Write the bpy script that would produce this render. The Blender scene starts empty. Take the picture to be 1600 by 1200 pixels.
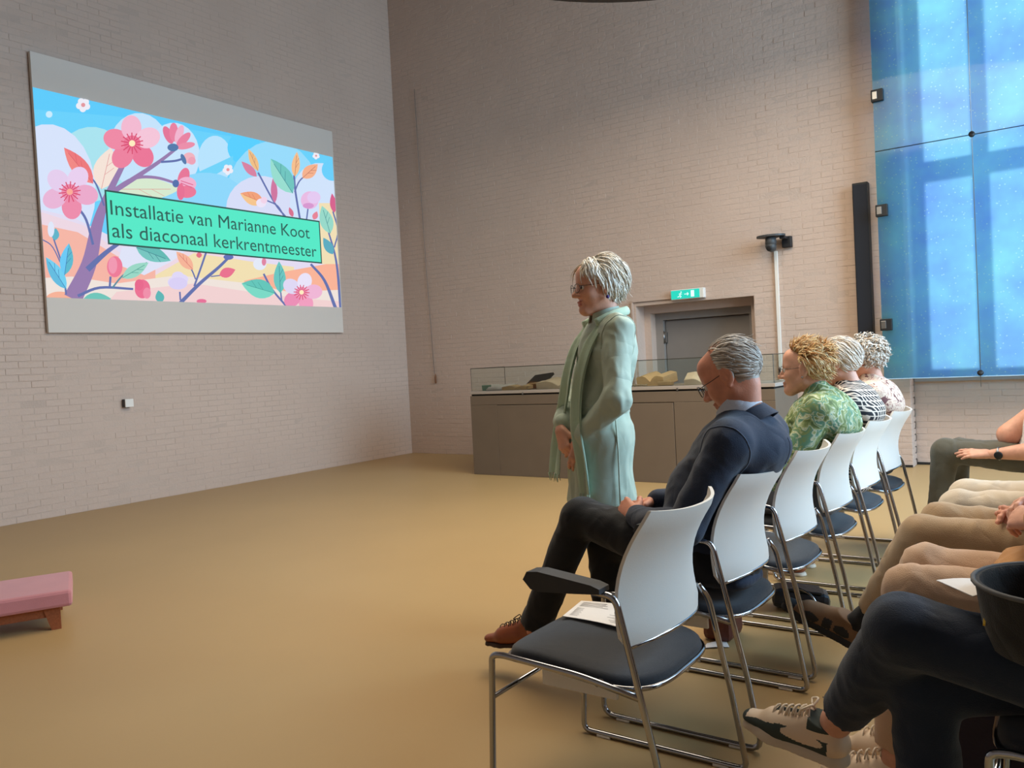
import bpy, bmesh, math, random
import numpy as np
from mathutils import Vector, Matrix

# ---------------------------------------------------------------- camera, light, exposure
scene = bpy.context.scene
col = scene.collection
R_CAM = (0.8163, 0.5754, -0.0521); U_CAM = (0.0274, 0.0517, 0.9983); F_CAM = (-0.5769, 0.8163, -0.0263)
CAM_H = 1.25; FOCAL = 1269.7
cam_data = bpy.data.cameras.new('camera')
cam_data.sensor_width = 36.0
cam_data.lens = FOCAL * 36.0 / 1600.0
cam_data.clip_start = 0.05
cam = bpy.data.objects.new('camera', cam_data)
_r = Vector(R_CAM).normalized(); _f = Vector(F_CAM).normalized(); _u = _r.cross(_f).normalized(); _r = _f.cross(_u)
cam.matrix_world = Matrix(((_r.x, _u.x, -_f.x, 0), (_r.y, _u.y, -_f.y, 0), (_r.z, _u.z, -_f.z, CAM_H), (0, 0, 0, 1)))
col.objects.link(cam)
scene.camera = cam

world = bpy.data.worlds.new('overcast_daylight'); scene.world = world
world.use_nodes = True
_bg = world.node_tree.nodes['Background']
_bg.inputs['Color'].default_value = (0.93, 0.96, 1.0, 1)
_bg.inputs['Strength'].default_value = 1.4

scene.view_settings.view_transform = 'Standard'
scene.view_settings.look = 'None'
scene.view_settings.exposure = -0.08
scene.view_settings.gamma = 1.0
scene.view_settings.use_curve_mapping = False

def area_light(name, loc, direction, sx, sy, power, colour, shape='RECTANGLE'):
    d = bpy.data.lights.new(name, 'AREA'); d.shape = shape; d.size = sx
    if shape == 'RECTANGLE': d.size_y = sy
    d.energy = power; d.color = colour
    o = bpy.data.objects.new(name, d); col.objects.link(o)
    o.location = loc; o.rotation_euler = Vector(direction).to_track_quat('-Z', 'Y').to_euler()
    return o
# daylight from the tall windows of the room's right-hand side
area_light('window_daylight', (3.46, 5.7, 3.2), (-1, -0.12, -0.36), 4.4, 3.8, 680, (0.45, 0.74, 1.0))

LAMP_W = 290   # watts of the warm ring lamp

# ---------------------------------------------------------------- helpers
def lin(c):
    c = c / 255.0
    return c / 12.92 if c <= 0.04045 else ((c + 0.055) / 1.055) ** 2.4
def rgb(r, g, b): return (lin(r), lin(g), lin(b), 1.0)

class MB:
    """collects shapes into one mesh"""
    def __init__(s): s.v = []; s.f = []; s.m = []; s.sm = []
    def add(s, vs, fs, mi=0, smooth=False):
        b = len(s.v); s.v += [tuple(map(float, v)) for v in vs]
        for f in fs: s.f.append(tuple(b + i for i in f)); s.m.append(mi); s.sm.append(smooth)
        return s
    def box(s, c, size, rot=None, mi=0, bev=0.0):
        x, y, z = size[0] / 2, size[1] / 2, size[2] / 2
        if bev <= 0:
            vs = [(sx * x, sy * y, sz * z) for sz in (-1, 1) for sy in (-1, 1) for sx in (-1, 1)]
            fs = [(0, 2, 3, 1), (4, 5, 7, 6), (0, 1, 5, 4), (2, 6, 7, 3), (0, 4, 6, 2), (1, 3, 7, 5)]
        else:
            bm = bmesh.new(); bmesh.ops.create_cube(bm, size=1)
            for v in bm.verts: v.co = Vector((v.co.x * size[0], v.co.y * size[1], v.co.z * size[2]))
            bmesh.ops.bevel(bm, geom=bm.edges[:], offset=bev, segments=2, profile=0.5, affect='EDGES')
            bm.verts.index_update()
            vs = [tuple(v.co) for v in bm.verts]; fs = [tuple(v.index for v in f.verts) for f in bm.faces]; bm.free()
        M = rot if rot is not None else Matrix.Identity(3)
        vs = [tuple((M @ Vector(v)) + Vector(c)) for v in vs]
        return s.add(vs, fs, mi)
    def tube(s, pts, r, n=8, mi=0, closed=False, caps=True, smooth=True, flat=None):
        P = [Vector(p) for p in pts]; m = len(P)
        rr = r if isinstance(r, (list, tuple)) else [r] * m
        tang = []
        for i in range(m):
            a = P[(i - 1) % m] if (closed or i > 0) else P[i]; b = P[(i + 1) % m] if (closed or i < m - 1) else P[i]
            t = b - a; tang.append(t.normalized() if t.length > 1e-9 else Vector((0, 0, 1)))
        ref = Vector((0, 0, 1)) if abs(tang[0].z) < 0.9 else Vector((1, 0, 0))
        nrm = (ref - tang[0] * ref.dot(tang[0])).normalized()
        vs = []; fs = []
        for i in range(m):
            nrm = (nrm - tang[i] * nrm.dot(tang[i])).normalized(); bi = tang[i].cross(nrm)
            for k in range(n):
                a = 2 * math.pi * k / n; ca, sa = math.cos(a), math.sin(a)
                if flat: sa *= flat
                vs.append(tuple(P[i] + (nrm * ca + bi * sa) * rr[i]))
        for i in range(m if closed else m - 1):
            j = (i + 1) % m
            for k in range(n):
                fs.append((i * n + k, i * n + (k + 1) % n, j * n + (k + 1) % n, j * n + k))
        if caps and not closed:
            fs.append(tuple(range(n - 1, -1, -1))); fs.append(tuple((m - 1) * n + k for k in range(n)))
        return s.add(vs, fs, mi, smooth)
    def lathe(s, prof, c=(0, 0, 0), n=24, mi=0, smooth=True, rot=None):
        vs = []; fs = []; m = len(prof); M = rot if rot is not None else Matrix.Identity(3)
        for r, z in prof:
            for k in range(n):
                a = 2 * math.pi * k / n
                vs.append(tuple(M @ Vector((r * math.cos(a), r * math.sin(a), z)) + Vector(c)))
        for i in range(m - 1):
            for k in range(n): fs.append((i * n + k, i * n + (k + 1) % n, (i + 1) * n + (k + 1) % n, (i + 1) * n + k))
        fs.append(tuple(range(n - 1, -1, -1))); fs.append(tuple((m - 1) * n + k for k in range(n)))
        return s.add(vs, fs, mi, smooth)
    def grid(s, fn, nu, nv, mi=0, smooth=True, closeu=False):
        vs = [fn(i / (nu if closeu else nu - 1), j / (nv - 1)) for j in range(nv) for i in range(nu)]
        fs = []
        for j in range(nv - 1):
            for i in range(nu if closeu else nu - 1):
                k = (i + 1) % nu
                fs.append((j * nu + i, j * nu + k, (j + 1) * nu + k, (j + 1) * nu + i))
        return s.add(vs, fs, mi, smooth)
    def prism(s, poly, z0, z1, fn, mi=0):
        n = len(poly)
        vs = [fn(p[0], p[1], z0) for p in poly] + [fn(p[0], p[1], z1) for p in poly]
        fs = [tuple(range(n - 1, -1, -1)), tuple(range(n, 2 * n))] + [(i, (i + 1) % n, n + (i + 1) % n, n + i) for i in range(n)]
        return s.add(vs, fs, mi)
    def mesh(s, name, mats):
        me = bpy.data.meshes.new(name); me.from_pydata(s.v, [], s.f)
        for m in (mats if isinstance(mats, (list, tuple)) else [mats]): me.materials.append(m)
        me.polygons.foreach_set('material_index', s.m); me.polygons.foreach_set('use_smooth', s.sm)
        me.update(); return me
    def build(s, name, mats, parent=None, loc=(0, 0, 0)):
        return link(name, s.mesh(name, mats), parent, loc)

def link(name, me, parent=None, loc=(0, 0, 0)):
    o = bpy.data.objects.new(name, me); col.objects.link(o); o.location = loc
    if parent is not None: o.parent = parent
    return o
def empty(name, loc=(0, 0, 0), rz=0.0):
    o = bpy.data.objects.new(name, None); col.objects.link(o); o.location = loc; o.rotation_euler = (0, 0, rz)
    o.empty_display_size = 0.1
    return o
def tag(o, label, cat, group=None):
    o['label'] = label; o['category'] = cat
    if group: o['group'] = group
    return o
def struct(o, label=None, cat=None):
    o['kind'] = 'structure'
    if label: o['label'] = label
    if cat: o['category'] = cat
    return o
def copy_tree(o, parent=None):
    c = o.copy(); col.objects.link(c); c.parent = parent
    for ch in list(o.children): copy_tree(ch, c)
    return c
def smooth_path(pts, n=6):
    P = [Vector(p) for p in pts]; out = []
    for i in range(len(P) - 1):
        p0 = P[i - 1] if i > 0 else P[i] * 2 - P[i + 1]; p1 = P[i]; p2 = P[i + 1]; p3 = P[i + 2] if i + 2 < len(P) else P[i + 1] * 2 - P[i]
        for k in range(n):
            t = k / n
            out.append(0.5 * ((2 * p1) + (p2 - p0) * t + (2 * p0 - 5 * p1 + 4 * p2 - p3) * t * t + (3 * p1 - p0 - 3 * p2 + p3) * t ** 3))
    out.append(P[-1]); return out
def round_path(pts, r=0.03, n=4):
    """polyline with rounded corners"""
    P = [Vector(p) for p in pts]; out = [P[0]]
    for i in range(1, len(P) - 1):
        a = P[i - 1] - P[i]; b = P[i + 1] - P[i]; d = min(r, a.length * 0.45, b.length * 0.45)
        A = P[i] + a.normalized() * d; B = P[i] + b.normalized() * d
        for k in range(n + 1):
            t = k / n; out.append(A * (1 - t) ** 2 + P[i] * 2 * t * (1 - t) + B * t * t)
    out.append(P[-1]); return out

# ---------------------------------------------------------------- materials (all procedural)
def nodes_of(m):
    m.use_nodes = True; nt = m.node_tree; return nt, nt.nodes, nt.links, nt.nodes['Principled BSDF']
def mat(name, c, rough=0.6, metal=0.0, spec=0.4, var=0.0, vscale=6.0, bump=0.0, bscale=80.0, stretch=(1, 1, 1), c2=None, coat=0.0, sheen=0.0, crease=0.0, cscale=9.0):
    m = bpy.data.materials.new(name); nt, N, L, b = nodes_of(m)
    b.inputs['Base Color'].default_value = c; b.inputs['Roughness'].default_value = rough
    b.inputs['Metallic'].default_value = metal; b.inputs['Specular IOR Level'].default_value = spec
    b.inputs['Coat Weight'].default_value = coat
    if sheen: b.inputs['Sheen Weight'].default_value = sheen
    tc = N.new('ShaderNodeTexCoord'); mp = N.new('ShaderNodeMapping'); mp.inputs['Scale'].default_value = stretch
    L.new(tc.outputs['Object'], mp.inputs['Vector'])
    if var > 0 or c2 is not None:
        nz = N.new('ShaderNodeTexNoise'); nz.inputs['Scale'].default_value = vscale; nz.inputs['Detail'].default_value = 5
        L.new(mp.outputs[0], nz.inputs['Vector'])
        rp = N.new('ShaderNodeValToRGB'); rp.color_ramp.elements[0].position = 0.3; rp.color_ramp.elements[1].position = 0.7
        if c2 is None:
            rp.color_ramp.elements[0].color = tuple(x * (1 - var) for x in c[:3]) + (1,)
            rp.color_ramp.elements[1].color = tuple(min(1, x * (1 + var)) for x in c[:3]) + (1,)
        else:
            rp.color_ramp.elements[0].color = c; rp.color_ramp.elements[1].color = c2
        L.new(nz.outputs['Fac'], rp.inputs['Fac']); L.new(rp.outputs['Color'], b.inputs['Base Color'])
    if bump > 0:
        n2 = N.new('ShaderNodeTexNoise'); n2.inputs['Scale'].default_value = bscale; n2.inputs['Detail'].default_value = 4
        L.new(mp.outputs[0], n2.inputs['Vector'])
        bp = N.new('ShaderNodeBump'); bp.inputs['Strength'].default_value = bump; bp.inputs['Distance'].default_value = 0.01
        L.new(n2.outputs['Fac'], bp.inputs['Height']); L.new(bp.outputs['Normal'], b.inputs['Normal'])
        if crease > 0:
            n3 = N.new('ShaderNodeTexNoise'); n3.inputs['Scale'].default_value = cscale; n3.inputs['Detail'].default_value = 1.0; n3.inputs['Distortion'].default_value = 0.3
            L.new(mp.outputs[0], n3.inputs['Vector'])
            s3 = N.new('ShaderNodeMath'); s3.operation = 'SUBTRACT'; s3.inputs[1].default_value = 0.5; L.new(n3.outputs['Fac'], s3.inputs[0])
            a3 = N.new('ShaderNodeMath'); a3.operation = 'ABSOLUTE'; L.new(s3.outputs[0], a3.inputs[0])
            b3 = N.new('ShaderNodeBump'); b3.inputs['Strength'].default_value = crease; b3.inputs['Distance'].default_value = 0.05
            L.new(a3.outputs[0], b3.inputs['Height']); L.new(b3.outputs['Normal'], bp.inputs['Normal'])
    return m
def emit(name, c, s=1.0):
    m = bpy.data.materials.new(name); nt, N, L, b = nodes_of(m)
    b.inputs['Base Color'].default_value = (0.02, 0.02, 0.02, 1); b.inputs['Emission Color'].default_value = c
    b.inputs['Emission Strength'].default_value = s; b.inputs['Roughness'].default_value = 0.9; b.inputs['Specular IOR Level'].default_value = 0.1
    return m

M = {}
M['brick'] = mat('white_painted_brick', rgb(196, 174, 160), 0.6, var=0.04, vscale=1.3, bump=0.5, bscale=26, spec=0.3)
M['mortar'] = mat('painted_mortar', rgb(190, 170, 157), 0.8, var=0.06, vscale=3, bump=0.5, bscale=60)
M['dark_gap'] = mat('dark_cavity', rgb(40, 36, 33), 0.9)
M['floor'] = mat('mustard_linoleum', rgb(177, 146, 100), 0.42, var=0.05, vscale=0.7, spec=0.45, bump=0.03, bscale=240)
M['ceiling'] = mat('grey_ceiling', rgb(150, 138, 128), 0.9)
M['screen'] = mat('matt_white_screen', rgb(214, 205, 196), 0.85, spec=0.2)
M['screen_edge'] = mat('screen_edge', rgb(120, 112, 106), 0.6)
M['doorpaint'] = mat('grey_door_paint', rgb(134, 128, 124), 0.5, var=0.03)
M['framepaint'] = mat('grey_frame_paint', rgb(148, 141, 136), 0.5)
M['steel'] = mat('brushed_steel', rgb(150, 150, 150), 0.35, metal=1.0)
M['chrome'] = mat('chrome', rgb(168, 168, 172), 0.12, metal=1.0)
M['blackplastic'] = mat('black_plastic', rgb(26, 27, 30), 0.5)
M['speaker'] = mat('speaker_cloth', rgb(24, 27, 36), 0.75, bump=0.2, bscale=400)
M['whiteplastic'] = mat('white_plastic', rgb(226, 221, 214), 0.5)
M['shell'] = mat('white_chair_shell', rgb(224, 219, 212), 0.42, spec=0.4, bump=0.05, bscale=300)
M['seatfab'] = mat('charcoal_wool', rgb(46, 49, 56), 0.95, var=0.12, vscale=90, bump=0.3, bscale=500, sheen=0.2)
M['armpad'] = mat('charcoal_armrest', rgb(50, 51, 55), 0.7, var=0.05)
M['cabinet'] = mat('grey_brown_cabinet', rgb(112, 98, 84), 0.55, var=0.04, vscale=4)
M['cabgap'] = mat('cabinet_shadow_gap', rgb(24, 22, 20), 0.8)
M['cabtop'] = mat('grey_cabinet_top', rgb(168, 158, 150), 0.5)
M['paper'] = mat('white_paper', rgb(236, 230, 226), 0.8)
M['ink'] = mat('grey_print', rgb(150, 145, 145), 0.8)
M['pages'] = mat('aged_pages', rgb(222, 192, 150), 0.8, var=0.06, vscale=20)
M['pages2'] = mat('pale_pages', rgb(230, 212, 188), 0.8, var=0.04, vscale=20)
M['leather'] = mat('old_brown_leather', rgb(120, 78, 48), 0.6, var=0.15, vscale=20)
M['darkcover'] = mat('dark_book_cover', rgb(52, 48, 48), 0.6)
M['mintcover'] = mat('mint_book_cover', rgb(140, 170, 150), 0.6)
M['pink'] = mat('dusty_pink_felt', rgb(196, 128, 132), 0.95, var=0.04, vscale=8, bump=0.15, bscale=300, sheen=0.3)
M['wood'] = mat('reddish_wood', rgb(150, 84, 52), 0.5, var=0.18, vscale=9, stretch=(2, 12, 12))
M['wood2'] = mat('lamp_dark_metal', rgb(46, 40, 36), 0.6)
# ---------------------------------------------------------------- the room
WX = -8.12      # face of the left wall
WY = 8.86       # face of the back wall
END = -1.43     # where the back wall ends at the glazed bay
random.seed(4)
f = MB(); f.box((-2.3, 2.75, -0.06), (12.1, 13.7, 0.12)); struct(f.build('floor', M['floor']), 'mustard linoleum floor of the hall', 'floor')
c = MB(); c.box((-2.3, 2.75, 7.06), (12.1, 13.7, 0.12)); struct(c.build('ceiling', M['ceiling']), 'plain grey ceiling high above the hall', 'ceiling')

BL, BH, JT = 0.2155, 0.0575, 0.0045
def brick_shape(mb, l, fn, s0, z0, proud, jit=0.0015):
    b = 0.003
    j = lambda: proud * 0.45 + random.uniform(-jit, jit)
    vs = [fn(s0, z0, -0.004), fn(s0 + l, z0, -0.004), fn(s0 + l, z0 + BH, -0.004), fn(s0, z0 + BH, -0.004),
          fn(s0 + b, z0 + b, j()), fn(s0 + l - b, z0 + b, j()), fn(s0 + l - b, z0 + BH - b, j()), fn(s0 + b, z0 + BH - b, j())]
    mb.add(vs, [(4, 5, 6, 7), (0, 1, 5, 4), (1, 2, 6, 5), (2, 3, 7, 6), (3, 0, 4, 7)])
def project(P):
    d = Vector(P) - Vector((0, 0, CAM_H)); z = d.dot(_f)
    if z <= 0.1: return None
    return 800 + FOCAL * d.dot(_r) / z, 600 - FOCAL * d.dot(_u) / z, z
def brick_wall(root, fn, s0, s1, z1, holes, hidden, singles=300, flip=False):
    """root > mortar pieces, 300 single bricks, the rest joined"""
    rest = MB(); cand = []
    n = int(z1 / 0.0625)
    for i in range(n):
        z = i * 0.0625; s = s0 - (0.11 if i % 2 else 0.0) - random.uniform(0, 0.012)
        cuts = [(a, b) for a, b, h0, h1 in holes if z + BH > h0 + 0.02 and z < h1 - 0.005]
        while s < s1:
            a, b = max(s, s0), min(s + BL, s1); s += BL + JT
            segs = [(a, b)]
            for ca, cb in cuts:
                nx = []
                for x, y in segs:
                    if cb <= x or ca >= y: nx.append((x, y)); continue
                    if ca - x > 0.02: nx.append((x, ca))
                    if y - cb > 0.02: nx.append((cb, y))
                segs = nx
            for x, y in segs:
                if y - x < 0.02: continue
                proud = 0.0035 + random.uniform(-0.0015, 0.0025)
                pr = project(fn(x + (y - x) / 2, z + BH / 2, 0))
                if pr and abs((y - x) - BL) < 1e-4 and 5 < pr[0] < 1595 and 5 < pr[1] < 1195 and not hidden(pr[0], pr[1]):
                    cand.append((pr[2], x, z, proud))
                else: brick_shape(rest, y - x, fn, x, z, proud)
    cand.sort()
    protos = []
    for k in range(6):
        mb = MB(); brick_shape(mb, BL, lambda s_, z_, d_: tuple(Vector(fn(s_, z_, d_)) - Vector(fn(0, 0, 0))), 0, 0, 0.004)
        protos.append(mb.mesh('brick', M['brick']))
    for q, (dp, x, z, proud) in enumerate(cand):
        if q < singles: link('brick', protos[q % 6], root, fn(x, z, proud - 0.004))
        else: brick_shape(rest, BL, fn, x, z, proud)
    o = rest.build('brickwork', M['brick'], root); o['kind'] = 'stuff'
def slab(mb, fn, a, b, z0, z1, d0, d1):
    vs = [fn(s, z, d) for d in (d0, d1) for z in (z0, z1) for s in (a, b)]
    mb.add(vs, [(0, 2, 3, 1), (4, 5, 7, 6), (0, 1, 5, 4), (2, 6, 7, 3), (0, 4, 6, 2), (1, 3, 7, 5)])

wr_ = MB(); wr_.box((-2.3, -4.0, 3.5), (12.1, 0.2, 7.0)); struct(wr_.build('wall_rear', M['mortar']), 'plain white wall behind the camera', 'wall')
wr_ = MB(); wr_.box((3.65, -0.35, 3.5), (0.2, 7.1, 7.0)); wr_.box((3.65, 6.1, 0.4), (0.2, 5.8, 0.8)); struct(wr_.build('wall_right', M['mortar']), 'plain white wall on the right-hand side beyond the rows', 'wall')
w3_ = empty('window_3', (3.66, 0, 0)); struct(w3_, 'tall side windows beyond the second row', 'window')
for y_ in (3.25, 5.1, 6.95, 8.8):
    b = MB(); b.box((0, y_, 3.9), (0.08, 0.10, 6.2)); b.build('mullion', M['framepaint'], w3_)
for z_ in (0.85, 3.6, 6.4):
    b = MB(); b.box((0, 6.02, z_), (0.07, 5.6, 0.10)); b.build('transom', M['framepaint'], w3_)
# left wall, with a patch of open joints near the screen's lower left corner
wl = empty('wall_left', (0, 0, 0)); struct(wl, 'white painted brick wall carrying the big screen', 'wall')
LF = lambda s, z, d: (WX + d, s, z)
PATCH = (2.2, 3.80, 1.2, 2.66)
m = MB()
slab(m, LF, -3.6, PATCH[0], 0, 7, -0.16, 0.0002); slab(m, LF, PATCH[1], WY + 0.2, 0, 7, -0.16, 0.0002)
slab(m, LF, PATCH[0], PATCH[1], 0, PATCH[2], -0.16, 0.0002); slab(m, LF, PATCH[0], PATCH[1], PATCH[3], 7, -0.16, 0.0002)
slab(m, LF, PATCH[0], PATCH[1], PATCH[2], PATCH[3], -0.16, -0.0022)
m.build('mortar', M['mortar'], wl)
brick_wall(wl, LF, -3.6, WY, 7.0, [], lambda x, y: 42 < x < 540 and 75 + (x - 45) * 0.26 < y < 524)

# back wall with the stepped door recess
wb = empty('wall_back', (0, 0, 0)); struct(wb, 'white painted brick wall with the exit door and display case', 'wall')
BF = lambda s, z, d: (s, WY - d, z)
DOOR = (-4.39, -2.95, 0.0, 1.85)
m = MB()
slab(m, BF, WX - 0.1, DOOR[0], 0, 7, -0.24, 0.0002); slab(m, BF, DOOR[1], END, 0, 7, -0.24, 0.0002); slab(m, BF, DOOR[0], DOOR[1], DOOR[3], 7, -0.24, 0.0002)
m.build('mortar', M['mortar'], wb)
def hid_back(x, y):
    return (735 < x < 1225 and y > 600) or (865 < x < 995 and y > 398) or (1085 < x < 1205 and y > 528) or (x > 1215 and y > 522) or (1333 < x < 1360 and y > 286)
brick_wall(wb, BF, WX, END, 7.0, [DOOR], hid_back)

# return of the back wall at the bay, and the low wall under the glass
wj = empty('wall_bay_jamb', (0, 0, 0)); struct(wj, 'narrow brick return at the end of the back wall', 'wall')
JF = lambda s, z, d: (END + d, s, z)
jm = MB()
for i in range(112):
    z = i * 0.0625
    if i % 2: brick_shape(jm, 0.098, JF, WY + 0.002, z, 0.004); brick_shape(jm, 0.13, JF, WY + 0.11, z, 0.003)
    else: brick_shape(jm, 0.21, JF, WY + 0.002, z, 0.004)
jo = jm.build('brickwork', M['brick'], wj); jo['kind'] = 'stuff'
w3 = empty('wall_bay', (0, 0, 0)); struct(w3, 'low white brick wall under the blue glass', 'wall')
m = MB(); slab(m, lambda s, z, d: (s, WY + 0.24 - d, z), END, 3.55, 0, 0.84, -0.2, 0.0002); m.build('mortar', M['mortar'], w3)
brick_wall(w3, lambda s, z, d: (s, WY + 0.24 - d, z), END + 0.005, 3.55, 0.84, [], lambda x, y: y > 731 or (x > 1470 and y > 683), singles=120)
m = MB(); m.box((1.06, WY + 0.35, 0.86), (4.97, 0.30, 0.04), bev=0.006); struct(m.build('trim_sill', M['framepaint']), 'window sill on the low bay wall', 'sill')

# outer window of the bay behind the blue glass
wn = empty('window_1', (0, WY + 0.62, 0)); struct(wn, 'tall bay window behind the blue glass', 'window')
def wbar(name, x0, x1, z0, z1, th=0.08):
    b = MB(); b.box(((x0 + x1) / 2, 0, (z0 + z1) / 2), (x1 - x0, th, z1 - z0)); b.build(name, M['winframe'], wn)
M['winframe'] = mat('grey_blue_window_frame', rgb(170, 180, 200), 0.6)
for x in (-1.38, -0.80, 0.18, 1.16, 2.14, 3.12): wbar('mullion', x - 0.075, x + 0.075, 0.8, 7.0)
for z in (0.85, 2.98, 5.4): wbar('transom', -1.43, 3.2, z - 0.10, z + 0.10, 0.10)
b = MB(); b.box((END - 0.10, 0, 3.5), (0.2, 0.9, 7.0)); b.build('window_side', M['whiteplastic'], wn)

# hung panes of blue seeded glass
def glass_mat():
    m = bpy.data.materials.new('blue_seeded_glass'); nt, N, L, b = nodes_of(m)
    N.remove(b); out = N['Material Output']
    tc = N.new('ShaderNodeTexCoord')
    nz = N.new('ShaderNodeTexNoise'); nz.inputs['Scale'].default_value = 2.2; nz.inputs['Detail'].default_value = 3
    L.new(tc.outputs['Object'], nz.inputs['Vector'])
    rp = N.new('ShaderNodeValToRGB'); rp.color_ramp.elements[0].position = 0.3; rp.color_ramp.elements[1].position = 0.75
    rp.color_ramp.elements[0].color = (0.20, 0.46, 1.0, 1); rp.color_ramp.elements[1].color = (0.30, 0.86, 1.0, 1)
    L.new(nz.outputs['Fac'], rp.inputs['Fac'])
    vo = N.new('ShaderNodeTexVoronoi'); vo.inputs['Scale'].default_value = 26
    L.new(tc.outputs['Object'], vo.inputs['Vector'])
    r2 = N.new('ShaderNodeValToRGB'); r2.color_ramp.elements[0].position = 0.10; r2.color_ramp.elements[1].position = 0.22
    r2.color_ramp.elements[0].color = (1, 1, 1, 1); r2.color_ramp.elements[1].color = (0, 0, 0, 1)
    L.new(vo.outputs['Distance'], r2.inputs['Fac'])
    mx = N.new('ShaderNodeMixRGB'); mx.inputs['Color2'].default_value = (0.6, 1.0, 1, 1)
    sc = N.new('ShaderNodeMath'); sc.operation = 'MULTIPLY'; sc.inputs[1].default_value = 0.55
    L.new(r2.outputs['Color'], sc.inputs[0]); L.new(sc.outputs[0], mx.inputs['Fac']); L.new(rp.outputs['Color'], mx.inputs['Color1'])
    tr = N.new('ShaderNodeBsdfTranslucent'); L.new(mx.outputs[0], tr.inputs['Color'])
    tp = N.new('ShaderNodeBsdfRefraction'); tp.inputs['IOR'].default_value = 1.12; tp.inputs['Roughness'].default_value = 0.42
    L.new(mx.outputs[0], tp.inputs['Color'])
    gl = N.new('ShaderNodeBsdfGlossy'); gl.inputs['Roughness'].default_value = 0.06
    m1 = N.new('ShaderNodeMixShader'); m1.inputs['Fac'].default_value = 0.5
    L.new(tr.outputs[0], m1.inputs[1]); L.new(tp.outputs[0], m1.inputs[2])
    fr = N.new('ShaderNodeFresnel'); fr.inputs['IOR'].default_value = 1.3
    m2 = N.new('ShaderNodeMixShader'); L.new(fr.outputs[0], m2.inputs['Fac']); L.new(m1.outputs[0], m2.inputs[1]); L.new(gl.outputs[0], m2.inputs[2])
    L.new(m2.outputs[0], out.inputs['Surface']); return m
M['blueglass'] = glass_mat()
M['glassedge'] = mat('pale_glass_edge', rgb(190, 225, 245), 0.3)
GY = 8.66
gx = [-1.63, -0.797, 0.036, 0.869, 1.70]; gz = [0.897, 3.125, 5.353, 6.98]
gs = empty('window_2', (0, GY, 0)); struct(gs, 'hung screen of blue seeded glass panes', 'window')
for i in range(4):
    for j in range(3):
        w, h = gx[i + 1] - gx[i] - 0.006, gz[j + 1] - gz[j] - 0.006
        pn = MB(); pn.add([(gx[i] + 0.003, 0, gz[j] + 0.003), (gx[i] + 0.003 + w, 0, gz[j] + 0.003), (gx[i] + 0.003 + w, 0, gz[j] + 0.003 + h), (gx[i] + 0.003, 0, gz[j] + 0.003 + h)], [(0, 1, 2, 3)])
        po = pn.build('pane', M['blueglass'], gs)
        ed = MB()
        for a, b2 in (((gx[i], gz[j]), (gx[i + 1], gz[j])), ((gx[i], gz[j + 1]), (gx[i + 1], gz[j + 1]))):
            ed.box(((a[0] + b2[0]) / 2, 0, a[1]), (b2[0] - a[0] - 0.004, 0.012, 0.005))
        ed.build('pane_edge', M['glassedge'], po)
for x in gx[1:4]:
    t = MB(); t.tube([(x, -0.012, 0.80), (x, -0.012, 7.0)], 0.003, 6); t.build('cable', M['steel'], gs)
    for z in (0.93, 3.125, 5.353):
        d = MB(); d.lathe([(0.0, -0.012), (0.022, -0.012), (0.026, -0.004), (0.026, 0.02), (0.0, 0.02)], (x, -0.01, z), 16, rot=Matrix.Rotation(math.pi / 2, 3, 'X')); d.build('point_fixing', M['blackplastic'], gs)
for z in (1.43, 2.545, 3.66, 4.78, 5.9):   # clips that hold the panes off the wall end
    cl = MB(); cl.box((-1.585, 0.0, z), (0.11, 0.07, 0.115), bev=0.006); cl.box((-1.60, 0.10, z), (0.05, 0.17, 0.07)); co = cl.build('wall_clip', M['blackplastic'], gs)
    cp = MB(); cp.box((-1.605, -0.038, z), (0.045, 0.008, 0.075), bev=0.003); cp.build('clip_plate', M['steel'], co)
# dark skirting strip at the wall foot of the bay
m = MB(); m.box((1.06, WY + 0.23, 0.012), (4.97, 0.016, 0.024)); m.box((-1.53, WY - 0.008, 0.012), (0.2, 0.012, 0.024)); struct(m.build('baseboard_bay', M['dark_gap']), 'thin dark strip at the foot of the bay wall', 'skirting')

# exit door in its recess
dr = empty('door_1', (0, 0, 0)); struct(dr, 'grey exit door deep in a stepped recess', 'door')
rv = MB()
def xbox(mb, x0, x1, y0, y1, z0, z1, mi=0): mb.box(((x0 + x1) / 2, (y0 + y1) / 2, (z0 + z1) / 2), (x1 - x0, y1 - y0, z1 - z0), mi=mi)
IX0, IX1, IZ = -4.30, -3.06, 1.755
xbox(rv, DOOR[0] - 0.02, IX0, WY + 0.21, WY + 0.44, 0, DOOR[3] + 0.1); xbox(rv, IX1, DOOR[1] + 0.02, WY + 0.21, WY + 0.44, 0, DOOR[3] + 0.1); xbox(rv, IX0, IX1, WY + 0.21, WY + 0.44, IZ, DOOR[3] + 0.1)
xbox(rv, DOOR[0] - 0.02, DOOR[0] + 0.004, WY + 0.0, WY + 0.21, 0, DOOR[3]); xbox(rv, DOOR[1] - 0.004, DOOR[1] + 0.02, WY + 0.0, WY + 0.21, 0, DOOR[3]); xbox(rv, DOOR[0], DOOR[1], WY + 0.0, WY + 0.21, DOOR[3] - 0.004, DOOR[3] + 0.02)
xbox(rv, DOOR[0] - 0.02, DOOR[1] + 0.02, WY + 0.465, WY + 0.52, 0, DOOR[3] + 0.1)  # panel added behind the leaf to block daylight leaking at its top
rv.build('recess', M['brick'], dr)
fr = MB(); xbox(fr, IX0, IX0 + 0.10, WY + 0.34, WY + 0.46, 0, IZ); xbox(fr, IX1 - 0.07, IX1, WY + 0.34, WY + 0.46, 0, IZ); xbox(fr, IX0 + 0.1, IX1 - 0.07, WY + 0.34, WY + 0.46, IZ - 0.085, IZ)
fr.build('door_frame', M['framepaint'], dr)
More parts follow.
